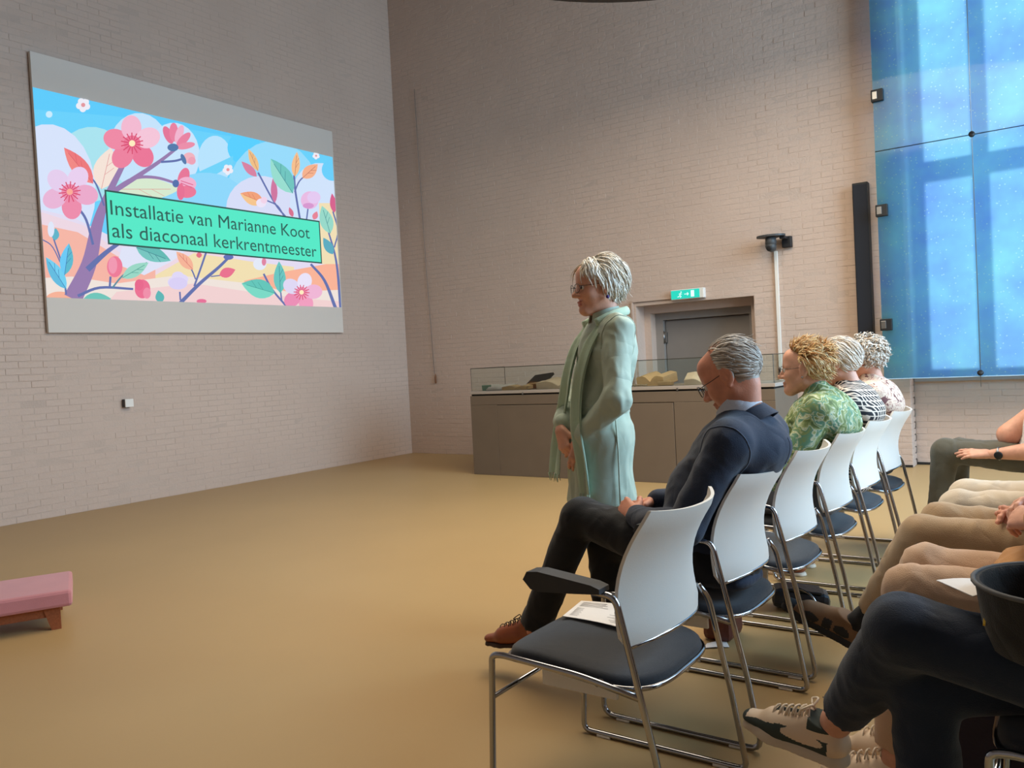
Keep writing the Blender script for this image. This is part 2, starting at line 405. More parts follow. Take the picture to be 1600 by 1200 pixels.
lf = MB(); lf.box(((IX0 + IX1) / 2 + 0.015, WY + 0.42, 0.83), (IX1 - IX0 - 0.185, 0.05, 1.66), bev=0.004); lo = lf.build('door_leaf', M['doorpaint'], dr)
for z in (1.46, 0.35):
    h = MB(); h.box((IX0 + 0.115, WY + 0.375, z), (0.035, 0.04, 0.13), bev=0.005); h.tube([(IX0 + 0.10, WY + 0.35, z - 0.075), (IX0 + 0.10, WY + 0.35, z + 0.075)], 0.011, 8); h.build('hinge', M['steel'], lo)
h = MB(); h.box((IX1 - 0.14, WY + 0.385, 1.0), (0.04, 0.012, 0.2), bev=0.003); h.tube([(IX1 - 0.14, WY + 0.385, 1.03), (IX1 - 0.14, WY + 0.34, 1.03), (IX1 - 0.26, WY + 0.335, 1.03)], 0.01, 8); h.build('door_handle', M['steel'], lo)

# exit sign with its running-figure pictogram
sg = empty('exit_sign', (-3.70, WY, 1.93)); tag(sg, 'lit green emergency exit sign above the door', 'exit sign')
b = MB(); b.box((0, -0.035, 0), (0.40, 0.07, 0.115), bev=0.008); b.build('housing', M['whiteplastic'], sg)
b = MB(); b.box((-0.02, -0.0735, 0), (0.345, 0.006, 0.098), bev=0.002); dif = b.build('diffuser', emit('exit_green', rgb(30, 214, 190), 1.1), sg)
fg = MB(); W_ = lambda x, z, y: (x, y, z)
def stroke2(mb, pts, w, y0, y1, mi=0):
    for a, b_ in zip(pts[:-1], pts[1:]):
        dx, dz = b_[0] - a[0], b_[1] - a[1]; l = math.hypot(dx, dz); nx, nz = -dz / l * w, dx / l * w
        mb.prism([(a[0] + nx, a[1] + nz), (a[0] - nx, a[1] - nz), (b_[0] - nx, b_[1] - nz), (b_[0] + nx, b_[1] + nz)], y1, y0, W_, mi)
Y0, Y1 = -0.0785, -0.0765
stroke2(fg, [(-0.075, 0.012), (-0.085, -0.012), (-0.068, -0.022), (-0.082, -0.036)], 0.004, Y0, Y1)
stroke2(fg, [(-0.085, -0.012), (-0.100, -0.026), (-0.114, -0.026)], 0.004, Y0, Y1)
stroke2(fg, [(-0.096, 0.004), (-0.076, 0.012), (-0.060, 0.000)], 0.0035, Y0, Y1)
fg.prism([(-0.068 + 0.008 * math.cos(a * 0.7), 0.026 + 0.008 * math.sin(a * 0.7)) for a in range(9)], Y1, Y0, W_)
stroke2(fg, [(-0.03, 0.0), (0.02, 0.0)], 0.004, Y0, Y1); stroke2(fg, [(0.005, 0.016), (0.022, 0.0), (0.005, -0.016)], 0.004, Y0, Y1)
fg.prism([(0.05, -0.036), (0.09, -0.036), (0.09, 0.036), (0.05, 0.036)], Y1, Y0, W_)
fg.build('pictogram', emit('exit_white', (0.75, 1, 0.95, 1), 1.2), dif)
cd = MB(); zc = 1.905; cd.box(((-4.425 - 3.90) / 2, WY - 0.018, zc), (0.525, 0.018, 0.022)); cd.box((-4.425, WY - 0.018, 0.95), (0.022, 0.018, 1.9)); tag(cd.build('cable_trunking', M['brick']), 'thin white cable duct running from the exit sign down beside the door', 'cable duct')

M['cordgrey'] = mat('grey_brown_cord', rgb(138, 124, 114), 0.8)
# hanging pull cord near the corner
pc = empty('pull_cord', (-7.62, WY, 0)); tag(pc, 'thin dark cord hanging down the wall near the corner', 'cord')
t = MB(); t.tube([(-0.06, -0.02, 5.2), (-0.05, -0.02, 4.2), (-0.015, -0.02, 2.6), (0.03, -0.02, 1.15)], 0.004, 6); t.build('cord', M['cordgrey'], pc)
t = MB(); t.lathe([(0.003, 0.14), (0.011, 0.10), (0.014, 0.02), (0.009, 0.0)], (0.045, -0.02, 1.01), 10); t.build('weight', M['leather'], pc)

# camera on its wall plate, and its duct
pt = empty('wall_camera', (-2.66, WY, 2.40)); tag(pt, 'dark dome camera hanging from a bracket on the back wall', 'camera')
b = MB(); b.add([], []); n = 24
b.prism([(0.15 * math.cos(a * 2 * math.pi / n) - 0.03, -0.16 + 0.11 * math.sin(a * 2 * math.pi / n)) for a in range(n)], 0.035, 0.055, lambda x, y, z: (x, y, z)); b.build('top_plate', M['darkgrey'] if 'darkgrey' in M else M.setdefault('darkgrey', mat('dark_grey_plastic', rgb(62, 64, 66), 0.5)), pt)
b = MB(); b.box((0.10, -0.03, -0.02), (0.10, 0.06, 0.12), bev=0.01); b.box((0.09, -0.10, 0.02), (0.06, 0.14, 0.03), bev=0.005); b.build('bracket', M['blackplastic'], pt)
b = MB(); b.lathe([(0.035, 0.03), (0.055, 0.02), (0.058, -0.04), (0.045, -0.055)], (-0.03, -0.17, 0.005), 20); hd = b.build('pan_base', M['darkgrey'], pt)
b = MB(); b.lathe([(0.02, -0.06), (0.045, -0.05), (0.055, -0.01), (0.05, 0.03), (0.02, 0.05)], (-0.03, -0.175, -0.065), 20, rot=Matrix.Rotation(math.pi / 2 - 0.3, 3, 'X')); b.build('camera_head', M['darkgrey'], pt)
b = MB(); b.lathe([(0.026, 0.0), (0.028, 0.02), (0.018, 0.022)], (-0.03, -0.222, -0.085), 16, rot=Matrix.Rotation(math.pi / 2 + 0.3, 3, 'X')); b.build('lens', M['blackplastic'], pt)
b = MB(); b.box((-2.69, WY - 0.014, 1.15), (0.036, 0.022, 2.30), bev=0.003); tag(b.build('cable_duct', M['whiteplastic']), 'white vertical cable duct below the wall camera', 'cable duct')

# column loudspeaker
sp = empty('column_speaker', (-1.80, WY, 0.75)); tag(sp, 'tall narrow black column loudspeaker on the back wall', 'speaker')
b = MB(); b.box((0, -0.06, 1.06), (0.145, 0.10, 2.12), bev=0.006); b.build('cabinet', M['blackplastic'], sp)
b = MB(); b.box((0, -0.113, 1.06), (0.13, 0.012, 2.08), bev=0.004); b.build('grille', M['speaker'], sp)

# small box on the left wall
wbx = empty('wall_socket_box', (WX, 4.555, 1.04)); tag(wbx, 'small white socket box low on the left wall', 'socket')
b = MB(); b.box((0.034, 0, 0), (0.06, 0.085, 0.08), bev=0.003); b.build('back_box', M['darkgrey'], wbx)
b = MB(); b.box((0.068, 0, 0), (0.012, 0.088, 0.083), bev=0.003); b.build('face_plate', M['whiteplastic'], wbx)

# ring lamp hanging over the rows, only its far rim reaches into view
rl = empty('ring_lamp', (-1.9, 4.8, 4.355)); tag(rl, 'dark rim of a large ring lamp at the top edge', 'lamp')
b = MB(); nn = 72
def ring(u, v):
    a = 2 * math.pi * u; k = [(2.2, 0), (2.2, 0.14), (1.98, 0.14), (1.98, 0), (2.2, 0)][int(round(v * 4))]
    return (k[0] * math.cos(a), k[0] * math.sin(a), k[1])
b.grid(ring, nn, 5, closeu=True, smooth=False); b.build('rim', M['wood2'], rl)
for k in range(10):
    a = 2 * math.pi * k / 10
    b = MB(); b.lathe([(0.06, 0.01), (0.075, 0.02), (0.075, 0.05)], (2.09 * math.cos(a), 2.09 * math.sin(a), 0.0), 14); b.build('downlight', emit('warm_lamp', (1, 0.8, 0.55, 1), 4.0) if k == 0 else bpy.data.materials['warm_lamp'], rl)
for k in range(3):
    a = 2 * math.pi * k / 3 + 0.4; b = MB(); b.tube([(2.09 * math.cos(a), 2.09 * math.sin(a), 0.14), (2.09 * math.cos(a), 2.09 * math.sin(a), 2.6)], 0.004, 5); b.build('suspension_cable', M['steel'], rl)
lamp = area_light('ring_lamp_glow', (-1.9, 4.8, 4.33), (0, 0, -1), 4.2, 4.2, LAMP_W, (1.0, 0.86, 0.66), 'DISK')
# ---------------------------------------------------------------- presentation screen and its picture
SX = WX + 0.055
def onscreen(px, py):
    d = _f + _r * ((px - 800) / FOCAL) - _u * ((py - 600) / FOCAL)
    t = SX / d.x; return (t * d.y, CAM_H + t * d.z)
def cs(x, y): return onscreen(x * 0.43321, 40 + y * 0.43333)      # drawing grid of the slide
SY0, SY1, SZ0, SZ1 = 3.81, 7.59, 1.765, 4.43
sc_ = empty('presentation_screen', (SX, (SY0 + SY1) / 2, SZ0)); tag(sc_, 'large white screen showing a slide of pink blossom and a green title box', 'screen')
cy = (SY0 + SY1) / 2
b = MB(); b.box((-0.02, 0, (SZ1 - SZ0) / 2), (0.04, SY1 - SY0, SZ1 - SZ0), bev=0.003); b.build('board', M['screen'], sc_)
for y in (SY0 + 0.5, SY1 - 0.5):
    b = MB(); b.box((-0.048, y - cy, (SZ1 - SZ0) / 2), (0.013, 0.08, SZ1 - SZ0 - 0.4)); b.build('wall_rail', M['screen_edge'], sc_)
PIC_T, PIC_B = 0.0, 0.0
quad = [cs(115, 219), cs(1195, 475), cs(1234, 1017), cs(170, 979)]
px0 = (quad[0][0] + quad[3][0]) / 2; px1 = (quad[1][0] + quad[2][0]) / 2; pz1 = (quad[0][1] + quad[1][1]) / 2; pz0 = (quad[2][1] + quad[3][1]) / 2
slide_cols = {}
class Slide:
    def __init__(s): s.mb = MB(); s.mats = []; s.layer = 0
    def mi(s, c):
        if c not in slide_cols: slide_cols[c] = emit('slide_%02x%02x%02x' % c, rgb(*c), SLIDE_GAIN)
        m = slide_cols[c]
        if m not in s.mats: s.mats.append(m)
        return s.mats.index(m)
    def poly(s, pts, c):
        P = [cs(*p) for p in pts]
        for ax, lim, sg in ((0, px0, 1), (0, px1, -1), (1, pz0, 1), (1, pz1, -1)):
            Q = []
            for i in range(len(P)):
                a, b_ = P[i - 1], P[i]; da, db = (a[ax] - lim) * sg, (b_[ax] - lim) * sg
                if (da >= 0) != (db >= 0):
                    t = da / (da - db); Q.append((a[0] + (b_[0] - a[0]) * t, a[1] + (b_[1] - a[1]) * t))
                if db >= 0: Q.append(b_)
            P = Q
            if len(P) < 3: return
        s.layer += 1; x = 0.0016 + s.layer * 0.00004
        vs = [(x, p[0] - cy, p[1] - SZ0) for p in P]
        s.mb.add(vs, [tuple(range(len(vs)))], s.mi(c))
    def ell(s, cx, cy_, rx, ry, c, a=0.0, n=26, pw=1.0):
        ca, sa = math.cos(a), math.sin(a); pts = []
        for k in range(n):
            t = 2 * math.pi * k / n; x, y = rx * math.cos(t), ry * math.sin(t)
            pts.append((cx + x * ca - y * sa, cy_ + x * sa + y * ca))
        s.poly(pts, c)
    def leaf(s, x0, y0, x1, y1, w, c, vein=None, c2=None):
        dx, dy = x1 - x0, y1 - y0; l = math.hypot(dx, dy); nx, ny = -dy / l, dx / l; A = []; B = []
        for k in range(9):
            t = k / 8; q = w * math.sin(math.pi * t ** 0.85) ** 0.9 if 0 < t < 1 else 0
            A.append((x0 + dx * t + nx * q, y0 + dy * t + ny * q)); B.append((x0 + dx * t - nx * q, y0 + dy * t - ny * q))
        s.poly(A + B[::-1][1:-1], c)
        if c2: s.poly(A + [(x0 + dx * k / 8, y0 + dy * k / 8) for k in range(7, 0, -1)], c2)
        if vein:
            s.line([(x0, y0), (x0 + dx * 0.85, y0 + dy * 0.85)], 2.0, vein)
            for t in (0.35, 0.55):
                q = w * 0.6
                s.line([(x0 + dx * t, y0 + dy * t), (x0 + dx * (t + .2) + nx * q, y0 + dy * (t + .2) + ny * q)], 1.6, vein)
    def line(s, pts, w, c, w2=None):
        P = smooth_path([(p[0], p[1], 0) for p in pts], 5) if len(pts) > 2 else [Vector((p[0], p[1], 0)) for p in pts]
        L_, R_ = [], []; n = len(P)
        for i in range(n):
            t = (P[min(i + 1, n - 1)] - P[max(i - 1, 0)]).normalized(); q = (w + ((w2 if w2 else w) - w) * i / (n - 1)) / 2
            L_.append((P[i].x - t.y * q, P[i].y + t.x * q)); R_.append((P[i].x + t.y * q, P[i].y - t.x * q))
        s.poly(L_ + R_[::-1], c)
    def flower(s, cx, cy_, r, cols, rot=0.0, sq=0.92, cen=(255, 235, 190), rays=(215, 75, 110), n=5):
        for k in range(n):
            a = rot + 2 * math.pi * k / n; c = cols[k % len(cols)]
            s.ell(cx + 0.60 * r * math.cos(a), cy_ + 0.60 * r * sq * math.sin(a), 0.44 * r, 0.36 * r, c, a)
        s.ell(cx, cy_, 0.30 * r, 0.28 * r, cols[0])
        for k in range(14):
            a = rot + 2 * math.pi * k / 14 + 0.2
            s.line([(cx + 0.12 * r * math.cos(a), cy_ + 0.12 * r * math.sin(a)), (cx + 0.40 * r * math.cos(a), cy_ + 0.38 * r * math.sin(a))], 0.03 * r + 1, rays)
        s.ell(cx, cy_, 0.11 * r, 0.11 * r, cen)
SLIDE_GAIN = 1.06
S = Slide()
S.poly([(100, 200), (1300, 440), (1300, 1100), (100, 1100)], (104, 208, 250))
S.poly([(100, 200), (700, 330), (1300, 470), (1300, 480), (600, 360), (450, 330), (100, 300)], (92, 202, 250))
S.ell(330, 500, 130, 135, (168, 226, 238)); S.ell(500, 450, 110, 135, (196, 226, 250)); S.ell(625, 470, 95, 120, (200, 228, 252))
S.ell(775, 485, 62, 88, (182, 226, 252)); S.ell(880, 440, 60, 60, (86, 206, 255)); S.poly([(690, 540), (840, 470), (840, 500), (690, 590)], (110, 210, 248))
S.ell(985, 640, 175, 225, (150, 218, 250)); S.ell(740, 640, 150, 110, (140, 214, 250)); S.ell(170, 600, 175, 245, (214, 226, 250)); S.ell(940, 660, 125, 118, (214, 220, 246)); S.ell(1150, 640, 105, 145, (208, 226, 250)); S.ell(1200, 520, 40, 40, (104, 206, 250))
S.poly([(130, 660), (260, 690), (400, 760), (640, 720), (800, 690), (1000, 760), (1300, 760), (1300, 1100), (100, 1100)], (226, 218, 240))
S.poly([(140, 670), (300, 720), (460, 840), (700, 800), (1000, 880), (1300, 900), (1300, 1100), (100, 1100)], (236, 214, 226))
S.poly([(140, 715), (280, 745), (420, 830), (560, 880), (560, 930), (150, 930)], (244, 180, 164))
S.poly([(560, 900), (700, 820), (900, 850), (1060, 870), (1060, 930), (560, 960)], (240, 222, 176))
S.poly([(440, 800), (700, 790), (620, 850), (520, 900), (420, 860)], (222, 226, 246))
S.poly([(880, 920), (1010, 890), (1230, 850), (1260, 960), (900, 1000)], (248, 178, 150))
S.poly([(1150, 640), (1300, 640), (1300, 860), (1160, 860)], (240, 222, 180))
S.poly([(150, 910), (260, 905), (420, 930), (640, 900), (900, 930), (1040, 960), (1300, 950), (1300, 1100), (100, 1100)], (238, 226, 218))
S.poly([(420, 960), (700, 930), (900, 960), (1100, 985), (1300, 1000), (1300, 1100), (300, 1100)], (240, 208, 208))
S.ell(215, 985, 50, 26, (244, 176, 150))
# soft far leaves
S.leaf(365, 590, 400, 440, 45, (244, 226, 214), (220, 150, 150)); S.leaf(420, 590, 650, 590, 42, (214, 232, 206), (220, 160, 150))
# trunk and branches
tr, bl = (150, 122, 172), (98, 112, 172)
S.line([(262, 985), (320, 860), (350, 720), (385, 620), (470, 450)], 68, tr, 14); S.line([(390, 610), (500, 540), (575, 490), (640, 440)], 20, tr, 10)
S.line([(400, 600), (480, 552), (560, 548), (640, 570)], 13, tr, 9); S.line([(580, 492), (630, 488), (660, 480)], 8, bl)
S.line([(315, 880), (380, 820), (450, 770)], 22, bl, 12); S.line([(335, 790), (310, 700), (275, 650)], 9, bl); S.line([(375, 650), (350, 580), (330, 550)], 6, bl)
S.line([(280, 975), (360, 945), (480, 950)], 11, bl, 8); S.line([(395, 945), (398, 905)], 8, bl); S.line([(405, 945), (450, 895), (530, 855)], 6, (90, 140, 160))
S.line([(650, 1000), (720, 930), (790, 870), (840, 820)], 14, bl, 9); S.line([(700, 940), (725, 870), (742, 820)], 7, bl); S.line([(705, 915), (690, 880), (665, 850)], 5, bl); S.line([(760, 905), (800, 900)], 4, bl)
S.line([(650, 990), (648, 960)], 6, bl); S.line([(238, 970), (225, 870), (190, 760)], 7, bl, 5); S.line([(232, 890), (190, 800), (150, 770)], 4, bl)
S.line([(930, 530), (990, 640), (1030, 690)], 6, bl); S.line([(960, 630), (1000, 650), (1025, 690)], 5, bl); S.line([(1085, 720), (1065, 600), (1060, 540)], 7, bl); S.line([(1062, 600), (1080, 560), (1115, 530)], 5, bl); S.line([(1105, 700), (1110, 660)], 5, bl)
S.line([(1210, 1020), (1170, 920), (1120, 860)], 12, bl, 8); S.line([(1228, 1020), (1212, 850), (1180, 730)], 10, bl, 5); S.line([(1205, 800), (1218, 740), (1200, 670)], 5, bl); S.line([(1030, 1010), (980, 950), (950, 895)], 7, bl); S.line([(1015, 990), (1008, 930)], 5, bl)
# leaves
S.leaf(335, 570, 230, 440, 30, (240, 134, 130), (214, 96, 104), (236, 118, 122)); S.leaf(238, 950, 165, 835, 24, (96, 186, 222), (60, 120, 176), (112, 206, 240)); S.leaf(232, 900, 248, 785, 24, (104, 200, 244), (60, 120, 176), (90, 184, 206))
S.leaf(198, 775, 200, 730, 14, (92, 178, 200)); S.leaf(440, 910, 535, 855, 22, (152, 214, 196), (70, 150, 140)); S.leaf(490, 800, 615, 848, 28, (96, 184, 178), (60, 130, 140), (116, 196, 190)); S.leaf(695, 880, 635, 815, 20, (244, 178, 150), (214, 120, 110))
S.leaf(580, 1000, 570, 955, 16, (90, 180, 180)); S.leaf(300, 985, 400, 985, 22, (108, 196, 184)); S.leaf(790, 900, 848, 880, 18, (232, 110, 140)); S.leaf(718, 838, 716, 815, 10, (226, 110, 130))
S.leaf(925, 545, 870, 490, 14, (214, 128, 160)); S.leaf(930, 525, 895, 445, 14, (240, 190, 130), (190, 140, 110)); S.leaf(990, 640, 985, 545, 12, (206, 116, 158)); S.leaf(950, 640, 865, 605, 24, (244, 196, 140), (220, 130, 90), (240, 160, 120))
S.leaf(1055, 605, 975, 480, 34, (150, 220, 206), (70, 140, 150), (110, 196, 190)); S.leaf(1062, 545, 1070, 455, 15, (244, 190, 140), (190, 130, 100)); S.leaf(1090, 550, 1145, 500, 22, (244, 176, 140), (190, 120, 100)); S.leaf(1055, 690, 1042, 655, 8, (214, 110, 140))
S.leaf(1205, 675, 1196, 605, 12, (214, 96, 140)); S.leaf(1190, 750, 1160, 650, 24, (150, 216, 200), (80, 150, 150)); S.leaf(1200, 825, 1165, 765, 16, (90, 170, 190)); S.leaf(1010, 965, 1005, 850, 22, (104, 196, 190), (60, 140, 150)); S.leaf(990, 965, 870, 930, 34, (120, 216, 196), (70, 160, 150), (96, 196, 184)); S.leaf(1130, 700, 1142, 670, 10, (230, 130, 150))
# blossoms
pk = [(236, 120, 158), (240, 140, 172), (244, 180, 212), (240, 200, 226), (238, 160, 192)]
S.flower(475, 425, 102, [(234, 116, 150), (236, 128, 158), (238, 136, 164), (242, 184, 208), (244, 196, 216)], 0.9)
S.flower(250, 600, 100, [(236, 138, 170), (232, 180, 214), (228, 204, 236), (232, 206, 238), (234, 168, 202)], 1.45, cen=(250, 170, 150))
S.flower(1086, 962, 72, [(240, 156, 190), (234, 140, 180), (222, 214, 242), (232, 226, 248), (238, 180, 212)], 1.2)
for (x, y, a, w, c) in ((605, 395, -2.0, 15, (226, 116, 150)), (625, 385, -1.6, 16, (232, 128, 160)), (645, 392, -1.25, 14, (240, 180, 206)), (660, 412, -0.8, 14, (232, 128, 160)), (668, 434, -0.2, 12, (234, 140, 168))): S.ell(x, y, 34, w, c, a)
S.ell(622, 440, 20, 14, (84, 120, 170)); S.ell(680, 478, 22, 20, (240, 178, 190)); S.ell(690, 488, 14, 14, (236, 160, 180)); S.ell(660, 482, 8, 20, (84, 120, 170), -0.4)
S.ell(660, 550, 20, 38, (230, 116, 150), 0.3); S.ell(672, 572, 34, 26, (240, 176, 206)); S.ell(672, 600, 34, 22, (234, 118, 150)); S.ell(650, 600, 14, 30, (230, 110, 146)); S.ell(632, 570, 12, 14, (84, 110, 170)); S.line([(650, 560), (695, 575)], 3, (220, 100, 140)); S.line([(650, 568), (690, 585)], 3, (220, 100, 140))
S.ell(412, 870, 28, 38, (236, 120, 150)); S.ell(405, 865, 16, 30, (240, 150, 176)); S.ell(512, 950, 28, 34, (234, 108, 144)); S.ell(528, 965, 14, 20, (238, 140, 168)); S.ell(500, 935, 16, 20, (230, 100, 138))
for x, y in ((625, 925), (655, 915), (640, 905)): S.ell(x, y, 22, 18, (222, 214, 246))
S.ell(640, 930, 34, 22, (216, 206, 244)); S.ell(940, 640, 18, 16, (236, 226, 246)); S.ell(950, 630, 12, 12, (240, 210, 232)); S.ell(1115, 630, 32, 32, (232, 186, 226)); S.ell(1130, 620, 24, 22, (228, 200, 240)); S.ell(1110, 650, 20, 10, (214, 150, 206))
S.ell(935, 860, 24, 22, (226, 232, 246)); S.ell(950, 852, 8, 14, (222, 130, 160)); S.ell(725, 994, 18, 8, (230, 110, 150)); S.ell(182, 735, 12, 28, (222, 230, 248)); S.ell(822, 835, 18, 10, (96, 110, 180))
for x, y, r in ((298, 287, 24), (820, 520, 18), (1138, 470, 12)):
    for k in range(5): S.ell(x + r * 0.6 * math.cos(k * 1.257 + .4), y + r * 0.6 * math.sin(k * 1.257 + .4), r * .5, r * .5, (236, 236, 246), n=14)
    S.ell(x, y, r * .32, r * .32, (226, 150, 156), n=14)
S.ell(175, 321, 12, 12, (200, 234, 252))
pic = S.mb.build('projected_slide', S.mats, sc_); pic['label'] = 'slide with pink blossom branches on a pale blue sky'
# slide backing, so that the picture is one closed sheet
bk = MB(); bk.box((0.0006, (px0 + px1) / 2 - cy, (pz0 + pz1) / 2 - SZ0), (0.0012, px1 - px0, pz1 - pz0)); bk.build('slide_area', M['screen'], sc_)
# title box
tq = [cs(373, 590), cs(1150, 706), cs(1160, 860), cs(388, 788)]
tx0 = (tq[0][0] + tq[3][0]) / 2; tx1 = (tq[1][0] + tq[2][0]) / 2; tz1 = (tq[0][1] + tq[1][1]) / 2; tz0 = (tq[2][1] + tq[3][1]) / 2
LX = 0.0016 + (S.layer + 20) * 0.00004
tb = MB(); tb.box((LX, (tx0 + tx1) / 2 - cy, (tz0 + tz1) / 2 - SZ0), (0.0006, tx1 - tx0, tz1 - tz0)); tbo = tb.build('title_box', emit('title_border', rgb(46, 84, 78), SLIDE_GAIN), sc_)
tb = MB(); tb.box((LX + 0.0006, (tx0 + tx1) / 2 - cy, (tz0 + tz1) / 2 - SZ0), (0.0006, tx1 - tx0 - 0.036, tz1 - tz0 - 0.036)); tb.build('title_field', emit('title_green', rgb(84, 232, 198), SLIDE_GAIN), tbo)
m_title = emit('title_ink', rgb(44, 92, 84), SLIDE_GAIN)
def text_mesh(txt, name, mt):
    cu = bpy.data.curves.new(name, 'FONT'); cu.body = txt; cu.size = 1.0; cu.resolution_u = 3
    o = bpy.data.objects.new(name, cu); col.objects.link(o)
    dg = bpy.context.evaluated_depsgraph_get(); me = bpy.data.meshes.new_from_object(o.evaluated_get(dg)); bpy.data.objects.remove(o)
    me.materials.clear(); me.materials.append(mt); return me
def fit_text(txt, name, a, b_, cap):
    """a, b_: plane coordinates of the start and the end of the line's base, cap: height of capitals"""
    me = text_mesh(txt, name, m_title); X = [v.co.x for v in me.vertices]; x0, x1 = min(X), max(X)
    Hc = 0.73
    for v in me.vertices:
        u = (v.co.x - x0) / (x1 - x0); w = v.co.y / Hc * cap
        v.co = (LX + 0.0014, a[0] + (b_[0] - a[0]) * u - cy, a[1] + w - SZ0)
    me.update(); return link(name, me, tbo)
a1, b1 = cs(397, 683), cs(1115, 768); z1_ = (a1[1] + b1[1]) / 2
fit_text('Installatie van Marianne Koot', 'title_line', (a1[0], z1_), (b1[0], z1_), 0.158)
a2, b2_ = cs(403, 762), cs(1140, 836); z2_ = (a2[1] + b2_[1]) / 2
fit_text('als diaconaal kerkrentmeester', 'title_line', (a2[0], z2_), (b2_[0], z2_), 0.158)

# ---------------------------------------------------------------- display case with old books
CX0, CX1, CY0, CY1 = -5.73, -2.27, 7.27, 7.98
dc = empty('display_cabinet', ((CX0 + CX1) / 2, (CY0 + CY1) / 2, 0)); tag(dc, 'long grey-brown display cabinet with a glass case on top', 'cabinet')
ox, oy = (CX0 + CX1) / 2, (CY0 + CY1) / 2
def cab(name, mt, x0, x1, y0, y1, z0, z1, parent=dc, bev=0.003):
    b = MB(); b.box(((x0 + x1) / 2 - ox, (y0 + y1) / 2 - oy, (z0 + z1) / 2), (x1 - x0, y1 - y0, z1 - z0), bev=bev); return b.build(name, mt, parent)
cab('carcass', M['cabinet'], CX0 + 0.004, CX1 - 0.004, CY0 + 0.02, CY1, 0.0, 0.895)
cab('front_panel', M['cabinet'], CX0, CX1, CY0, CY0 + 0.019, 0.79, 0.893); cab('front_panel', M['cabinet'], CX0, -5.36, CY0, CY0 + 0.019, 0.0, 0.789)
cab('front_panel', M['cabinet'], -5.358, -3.252, CY0, CY0 + 0.019, 0.0, 0.783); cab('front_panel', M['cabinet'], -3.246, CX1, CY0, CY0 + 0.019, 0.0, 0.789)
cab('shadow_gap', M['cabgap'], CX0 + 0.012, CX1 - 0.012, CY0 + 0.012, CY1 - 0.012, 0.893, 0.912)
cab('top_slab', M['cabtop'], CX0 - 0.005, CX1 + 0.005, CY0 - 0.005, CY1 + 0.005, 0.912, 0.945)
for x in (-5.0, -4.1, -3.2): cab('lock', M['steel'], x - 0.008, x + 0.008, CY0 - 0.010, CY0 - 0.004, 0.900, 0.925, bev=0.001)
def clear_glass():
    m = bpy.data.materials.new('clear_case_glass'); nt, N, L, b = nodes_of(m); N.remove(b)
    t = N.new('ShaderNodeBsdfTransparent'); t.inputs['Color'].default_value = (0.90, 0.95, 0.93, 1); g = N.new('ShaderNodeBsdfGlossy'); g.inputs['Roughness'].default_value = 0.03
    fr = N.new('ShaderNodeFresnel'); fr.inputs['IOR'].default_value = 1.35; mx = N.new('ShaderNodeMixShader')
    L.new(fr.outputs[0], mx.inputs[0]); L.new(t.outputs[0], mx.inputs[1]); L.new(g.outputs[0], mx.inputs[2]); L.new(mx.outputs[0], N['Material Output'].inputs['Surface']); return m
M['caseglass'] = clear_glass(); M['caseedge'] = mat('dark_glass_edge', rgb(62, 60, 52), 0.3)
GZ = 1.205
gx0, gx1, gy0, gy1 = CX0 + 0.012, CX1 - 0.012, CY0 + 0.02, CY1 - 0.03
def pane(vs):
    b = MB(); b.add([(v[0] - ox, v[1] - oy, v[2]) for v in vs], [(0, 1, 2, 3)]); return b.build('glass_pane', M['caseglass'], dc)
pane([(gx0, gy0, .946), (gx1, gy0, .946), (gx1, gy0, GZ), (gx0, gy0, GZ)]); pane([(gx0, gy1, .946), (gx1, gy1, .946), (gx1, gy1, GZ), (gx0, gy1, GZ)])
pane([(gx0, gy0, .946), (gx0, gy1, .946), (gx0, gy1, GZ), (gx0, gy0, GZ)]); pane([(gx1, gy0, .946), (gx1, gy1, .946), (gx1, gy1, GZ), (gx1, gy0, GZ)])
pane([(gx0, gy0, GZ), (gx1, gy0, GZ), (gx1, gy1, GZ), (gx0, gy1, GZ)])
e = MB()
C8 = {(i, j, k): ((gx0, gx1)[i] - ox, (gy0, gy1)[j] - oy, (.946, GZ)[k]) for i in (0, 1) for j in (0, 1) for k in (0, 1)}
for a, b_ in (((0, 0, 1), (1, 0, 1)), ((0, 0, 0), (0, 0, 1)), ((1, 0, 0), (1, 0, 1)), ((0, 0, 1), (0, 1, 1)), ((1, 0, 1), (1, 1, 1)), ((0, 1, 0), (0, 1, 1)), ((1, 1, 0), (1, 1, 1))): e.tube([C8[a], C8[b_]], 0.0035, 4, smooth=False)
e.build('glass_edge', M['caseedge'], dc)

def open_book(name, label, x, y, z, w, d, t, rz, rx=0.0, pages='pages', cover='leather', open_=0.35, group='old books in the glass case'):
    r = empty(name, (x, y, z), rz); r.rotation_euler = (rx, 0, rz); tag(r, label, 'book', group)
    pg = MB()
    for s_ in (-1, 1):
        n = 9
        def top(q): return t * (0.25 + 0.75 * math.sin(min(1, q * 1.5 + 0.12) * math.pi / 2) - 0.18 * q * q) + 0.004
        prof = [(s_ * w / 2 * q / n, top(q / n)) for q in range(n + 1)] + [(s_ * w / 2, 0.004), (0, 0.004)]
        pg.prism(prof if s_ > 0 else prof[::-1], -d / 2, d / 2, lambda a, b_, c_: (a, c_, b_))
    pg.build('page_block', M[pages], r)
    cv = MB(); cv.box((0, 0, 0.002), (w * 1.03, d * 1.04, 0.004)); cv.build('cover', M[cover], r); return r
ZB = 0.947
rgp = None
b = MB(); b.box((-5.60, 7.42, ZB + 0.03), (0.12, 0.02, 0.06), rot=Matrix.Rotation(0.2, 3, 'X')); tag(b.build('green_card', M['mintcover']), 'small mint green card at the left end of the glass case', 'card')
